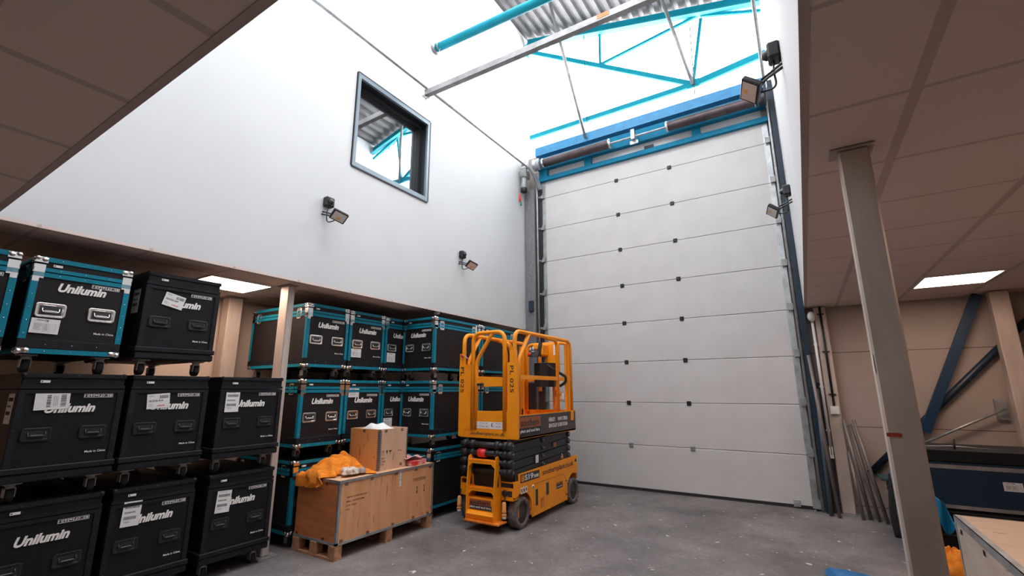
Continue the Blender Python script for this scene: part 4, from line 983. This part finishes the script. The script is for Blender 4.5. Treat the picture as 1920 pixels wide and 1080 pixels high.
cb=MB(); cb.cbox(-3.34,5.90,2.0,-3.17,6.08,2.18,.02); cbx=part('control_box',cb,orange,lf)
mb=MB(); mb.prism([(5.80,1.99),(5.92,1.99),(5.92,2.12),(5.84,2.06)],lambda a,b,d:(d,a,b),-3.37,-3.20); part('control_panel',mb,black_p,lf)
mb=MB(); mb.bar((-3.21,5.86,2.05),(-3.19,5.88,2.19),.035,.05,(0,1,0)); part('joystick',mb,black_p,lf)
part('stop_button',MB().lathe((-3.335,5.82,2.02),(-.1,-1,.3),[(0,.02),(.015,.028),(.03,.024)],14),red_m,lf,label='red emergency stop button')
mb=MB(); mb.sphere((-3.345,5.85,2.10),.014,8,(1,1,1.8)); mb.sphere((-3.30,5.85,2.11),.014,8,(1,1,1.8)); mb.box(-3.33,5.84,2.06,-3.28,5.86,2.07); part('toggle',mb,white_p,lf)
part('document_holder',MB().prism([(-3.36,6.10),(-3.37,6.0),(-3.33,5.93),(-3.22,5.90),(-3.10,5.92),(-3.05,6.0),(-3.05,6.10)],lambda a,b,d:(a,b,d),1.56,1.90),black_p,lf)
mb=MB(); mb.tube(fillet([(-3.10,5.90,1.86),(-3.0,5.90,1.80),(-2.93,5.95,1.75),(-2.85,5.98,1.70),(-2.86,5.99,1.62),(-2.95,5.99,1.57)],.05,6),.02,10); part('conduit_hose',mb,black_r,lf)
mb=MB(); mb.tube(fillet([(-2.95,5.99,1.57),(-3.02,5.98,1.50),(-3.01,5.98,1.42),(-2.96,5.98,1.38)],.05,6),.005,6); part('control_cable',mb,black_p,lf)
mb=MB(); mb.cbox(-2.99,5.99,1.37,-2.90,6.05,1.47,.015); part('alarm_horn',mb,white_p,lf); part('alarm_lens',MB().lathe((-2.96,5.99,1.47),(0,-1,0),[(0,.034),(.012,.034),(.018,.02)],16),mat('pale_orange_plastic',(.85,.30,.10),.4),lf)
mb=MB(); mb.box(-3.47,5.99,1.24,-3.35,6.04,1.62); mb.box(-3.29,5.99,1.24,-3.21,6.04,1.50); part('manual_box',mb,black_p,lf)
mb=MB(); mb.prism([(5.55,1.24),(5.75,1.24),(5.70,1.32),(5.62,1.36)],lambda a,b,d:(d,a,b),-3.52,-3.46); part('foot_bracket',mb,orange,lf)

# ------------------------------------------------------------------ right side: conduits, braces, tubes
mb=MB(); mb.cyl((.182,7.355,.70),(.182,7.355,2.50),.017,12)
for z in(1.0,1.55,2.1): mb.box(.158,7.345,z-.01,.204,7.376,z+.01)
mb.box(.162,7.34,.66,.202,7.375,.80)
cp=root('white_conduit','white plastic conduit running down beside the wall column right of the door','conduit',(.182,7.355,.66)); part('conduit_pipe',mb,white_p,cp)
part('conduit_bend',MB().sphere((.18,7.34,2.47),.048,14,(1,1,1.5)),white_p,cp)
cp=root('black_conduit','black cable conduit down the face of the wall column to a switch','conduit',(.28,7.36,1.2))
mb=MB(); mb.cyl((.285,7.365,1.30),(.285,7.365,H-.01),.014,10)
for z in(1.45,2.0,2.5): mb.box(.245,7.36,z-.008,.325,7.38,z+.008)
part('conduit_pipe',mb,black_p,cp)
part('switch_box',MB().cbox(.235,7.335,1.20,.335,7.378,1.30,.006),white_p,cp); part('rocker',MB().box(.272,7.330,1.225,.298,7.336,1.275),paper,cp)
def rod(name,p,q,r,m,l,c,n=12,g=None): return thing(name,MB().cyl(p,q,r,n),m,l,c,g)
rod('diagonal_brace',(.55,7.44,.50),(2.45,7.44,2.52),.038,navy_paint,'round dark blue diagonal brace crossing behind the wide brace at the right wall','brace',16)
thing('diagonal_brace',MB().bar((1.13,7.36,1.02),(1.83,7.36,2.595),.05,.095,(1,0,0)),mat('deep_blue_steel_paint',(.004,.032,.08),.4,var=.1),'wide dark blue flat brace leaning up to the right soffit','brace')
rb=root('tie_rod','thin steel tie rod rising to a plate on the far right wall column','rod',(1.5,7.40,.85))
part('rod',MB().cyl((1.05,7.40,.86),(1.87,7.40,1.30),.014,10),galv,rb); part('fixing_plate',MB().box(1.80,7.46,1.17,1.90,7.498,1.40),galv_d,rb)
G='steel tubes leaning on the wall right of the door'
rod('steel_tube',(.40,7.18,.0),(.115,7.40,2.0),.022,galv_d,'steel tube leaning behind the white conduit, tallest of the bundle','steel tube',12,G) if 0 else None
rod('steel_tube',(.165,7.16,.0),(.08,7.16,1.95),.020,mat('brown_grey_tube',(.20,.175,.165),.5,.4),'tall steel tube leaning between the door post and the white conduit','steel tube',12,G)
rod('steel_tube',(.085,7.22,.0),(.118,7.24,1.52),.024,mat('grey_blue_tube',(.12,.15,.17),.4,.5),'shorter grey blue tube standing beside the door post','steel tube',12,G)
rod('steel_tube',(.475,7.26,.0),(.36,7.36,1.14),.020,MATS['brown_grey_tube'],'steel tube leaning right of the wall column, leftmost of the bundle','steel tube',12,G)
rod('steel_tube',(.55,7.20,.0),(.42,7.36,1.08),.018,MATS['brown_grey_tube'],'steel tube leaning right of the wall column, middle of the bundle','steel tube',12,G)
rod('steel_tube',(.62,7.14,.0),(.46,7.30,1.14),.020,MATS['brown_grey_tube'],'brownish steel tube leaning right of the wall column, rightmost of the bundle','steel tube',12,G)
rod('steel_tube',(.40,7.20,.0),(.365,7.36,.75),.018,MATS['brown_grey_tube'],'short steel tube at the foot of the wall column','steel tube',12,G)
mb=MB(); mb.box(.125,7.40,0,.185,7.44,1.6); thing('timber_batten',mb,steel_dark,'dark batten standing against the wall left of the white conduit','batten')
# dark clutter behind column
mb=MB(); mb.cbox(.67,6.9,.30,1.25,7.2,.50,.01); mb.cbox(.67,6.85,0,1.3,7.25,.30,.01); thing('equipment_case',mb,black_p,'low black equipment case on the floor behind the foreground column','case')
mb=MB(); mb.box(.60,6.88,.505,1.2,7.25,.53); thing('foam_sheet',mb,mat('dark_teal_foam',(.02,.05,.06),.8),'dark sheet lying on the low black case','sheet')
mb=MB(); mb.bar((.60,6.86,.40),(1.0,6.86,.42),.02,.02); thing('steel_strip',mb,galv,'short bright steel strip lying across the low black case','strip')
mb=MB(); V=[];F=[]; nu,nv=24,14
for i in range(nv+1):
    t_=i/nv; r_=.10*(1+.12*math.sin(5*t_))*(1-.35*t_**2)
    for j in range(nu):
        b=2*PI*j/nu; rr_=r_*(1+.12*math.sin(4*b+3*t_)+.06*math.sin(9*b)); V.append((.70+rr_*math.cos(b)*.85,6.62+rr_*math.sin(b),.004+.62*t_))
for i in range(nv):
    for j in range(nu): F.append((i*nu+j,i*nu+(j+1)%nu,(i+1)*nu+(j+1)%nu,(i+1)*nu+j))
F.append(tuple(range(nu))[::-1]); F.append(tuple(nv*nu+j for j in range(nu)))
mb.add(V,F,True); thing('black_sack',mb,mat('black_sacking',(.008,.008,.009),.7),'tall black sack on the floor half hidden by the foreground column','sack')
# blue flight case on black case, right
bc=root('blue_road_case','large dark blue road case at the far right below the wall braces','flight case',(1.6,6.3,.44))
bx0,bx1,by0,by1,bz0,bz1=.86,2.6,6.0,6.7,.445,.845
bm=mat('deep_blue_laminate',(.004,.024,.055),.45,var=.15,vscale=30); al=mat('aluminium_edge',(.42,.40,.39),.4,.7,var=.15)
part('body',MB().cbox(bx0,by0,bz0,bx1,by1,bz1,.004),bm,bc)
mb=MB(); mb.box(bx0-.003,by0-.005,bz1-.055,bx1,by0,bz1-.02); mb.box(bx0-.003,by0-.005,bz0,bx1,by0,bz0+.03); mb.box(bx0-.005,by0-.005,bz0,bx0+.03,by0,bz1-.05)
part('edge_trim',mb,al,bc)
Bz=frame((0,by0,0),(1,0,0),(0,0,1)); mb=MB(); label_mesh(mb,Bz,1.385,.63,.125,.075,'table'); part('shipping_label',mb,[paper,ink,red_m],bc,label='white printed label')
mb=MB()
for x in[.95+.16*i for i in range(10)]: mb.lathe((x,by0-.005,bz1-.03),(0,-1,0),[(0,.005),(.003,.003)],6)
part('rivets',mb,chrome,bc)
mb=MB(); mb.cbox(.80,6.0,.90-.05,2.6,6.7,.955,.006); tr_=thing('foam_tray',mb,mat('black_foam',(.006,.006,.007),.9),'shallow black tray lying on the large dark blue road case','tray')
an=root('antenna','thin crossed metal antenna standing on the shallow black tray','antenna',(1.13,6.1,.955))
part('mast',MB().cyl((1.13,6.1,.955),(1.135,6.1,1.05),.009,8),steel_dark,an); part('element',MB().tube([(.83,6.1,.97),(1.13,6.1,.985),(1.45,6.1,.965)],.004,6),galv,an)
uc=root('black_road_case','black road case on the floor under the dark blue one','flight case',(1.5,6.3,0))
part('body',MB().cbox(.90,6.03,.06,2.6,6.7,.44,.006),case_black,uc)
mb=MB(); mb.box(.90,6.02,.20,2.6,6.03,.215); mb.box(.90,6.02,.40,2.6,6.03,.415); part('edge_trim',mb,steel_dark,uc)
Uz=frame((0,6.03,0),(1,0,0),(0,0,1)); mb=MB(); rect(mb,Uz,.955,.295,1.02,.32,.0,.002); part('paper_label',mb,paper,uc)
for x in(1.0,2.4):
    for y in(6.12,6.6): part('caster',MB().cyl((x-.02,y,.031),(x+.02,y,.031),.03,12),black_r,uc)
# blue bag draped
mb=MB(); V=[];F=[]; nu,nv=16,16
for i in range(nu+1):
    for j in range(nv+1):
        u=i/nu; v=j/nv
        V.append((.81+.15*u+.03*v*(u-.3)*2,5.93-.035*math.sin(11*u+3*v)-.02*v,.60-.24*v-.12*(u**1.5)*(1-.5*v)-.10*v*abs(math.sin(6*u+.5))))
for i in range(nu):
    for j in range(nv): a=i*(nv+1)+j; F.append((a,a+nv+1,a+nv+2,a+1))
mb.add(V,F,True); o=thing('blue_bag',mb,plastic_blue,'bright blue plastic bag hanging before the dark blue road case','bag'); sm=o.modifiers.new('Solidify','SOLIDIFY'); sm.thickness=.005
mb=MB(); V=[];F=[]
for i in range(nu+1):
    for j in range(nv+1):
        u=i/nu; v=j/nv; V.append((.655+.10*u,6.5-.02*math.sin(5*u+3*v),.66-.26*v+.02*math.sin(7*u)))
for i in range(nu):
    for j in range(nv): a=i*(nv+1)+j; F.append((a,a+nv+1,a+nv+2,a+1))
mb.add(V,F,True); o=thing('blue_bag',mb,plastic_blue,'bright blue plastic scrap hanging left of the foreground column over the black sack','bag'); sm=o.modifiers.new('Solidify','SOLIDIFY'); sm.thickness=.005
lump('orange_rag',.86,5.45,.09,.13,.14,.13,cloth_o,'orange rag heaped on the floor between the foreground column and the pale crate','rag',9,.22)
# blue plastic sheet on the floor
mb=MB(); V=[];F=[]; nx,ny=30,14
for i in range(nx+1):
    for j in range(ny+1):
        u=i/nx; v=j/ny; V.append((-.03+.60*u+.02*math.sin(7*v),4.62+.50*v+.02*math.sin(9*u),.004+.03*abs(math.sin(8*u+3*v))*math.sin(PI*min(1,max(0,v)))+.02*v))
for i in range(nx):
    for j in range(ny): a=i*(ny+1)+j; F.append((a,a+ny+1,a+ny+2,a+1))
mb.add(V,F,True); thing('blue_plastic_sheet',mb,mat('blue_sheet',(.02,.15,.38),.35),'blue plastic sheet lying on the floor at the bottom picture edge','plastic sheet')
# pale crate, right foreground
pc=root('pale_plywood_crate','pale plywood crate with steel edging in the lower right corner','crate',(1.2,3.4,0))
cx0,cy0,cx1,cy1,cz=.735,2.55,1.9,4.345,.70
part('lid',MB().box(cx0,cy0,cz-.02,cx1,cy1,cz),ply('pale_lid_plywood',(.55,.36,.24),(.62,.43,.30),(.8,3,1)),pc)
mb=MB(); mb.box(cx0,cy0,.10,cx0+.015,cy1,cz-.02); part('side_panel',mb,ply_pale,pc)
mb=MB(); mb.box(cx0+.015,cy1-.015,.10,cx1,cy1,cz-.02); mb.box(cx1-.015,cy0,.10,cx1,cy1-.015,cz-.02); mb.box(cx0+.015,cy0,.10,cx1-.015,cy0+.015,cz-.02); mb.box(cx0+.015,cy0+.015,.10,cx1-.015,cy1-.015,.115); part('back_panels',mb,ply_pale,pc)
mb=MB(); mb.box(cx0-.004,cy0,cz-.045,cx0,cy1+.004,cz+.003); mb.box(cx0-.004,cy0,cz,cx0+.03,cy1+.004,cz+.003); mb.box(cx0,cy1,cz-.03,cx1,cy1+.004,cz+.003)
mb.box(cx0-.004,cy1-.02,.10,cx0,cy1+.004,cz-.045); part('steel_edging',mb,galv_d,pc)
mb=MB(); Mp=frame((cx0-.003,0,0),(0,-1,0),(0,0,1))
for y in(4.2,3.75,3.3,2.9): clip(mb,Mp,-y,cz-.085)
part('clips',mb,steel_dark,pc)
for y in(2.6,3.4,4.2):
    for x in(cx0+.02,1.3,1.78): part('pallet_block',MB().cbox(x,y,.0,x+.1,y+.1,.10,.004),pallet_w,pc)
# smoke detector
sd=MB(); sd.lathe((-3.93-.40,4.88,H),(0,0,-1),[(0,.05),(.015,.055),(.04,.045),(.05,.02)],20); thing('smoke_detector',sd,mat('grey_detector',(.35,.33,.33)),'small grey smoke detector on the soffit above the teal trimmed cases','smoke detector')
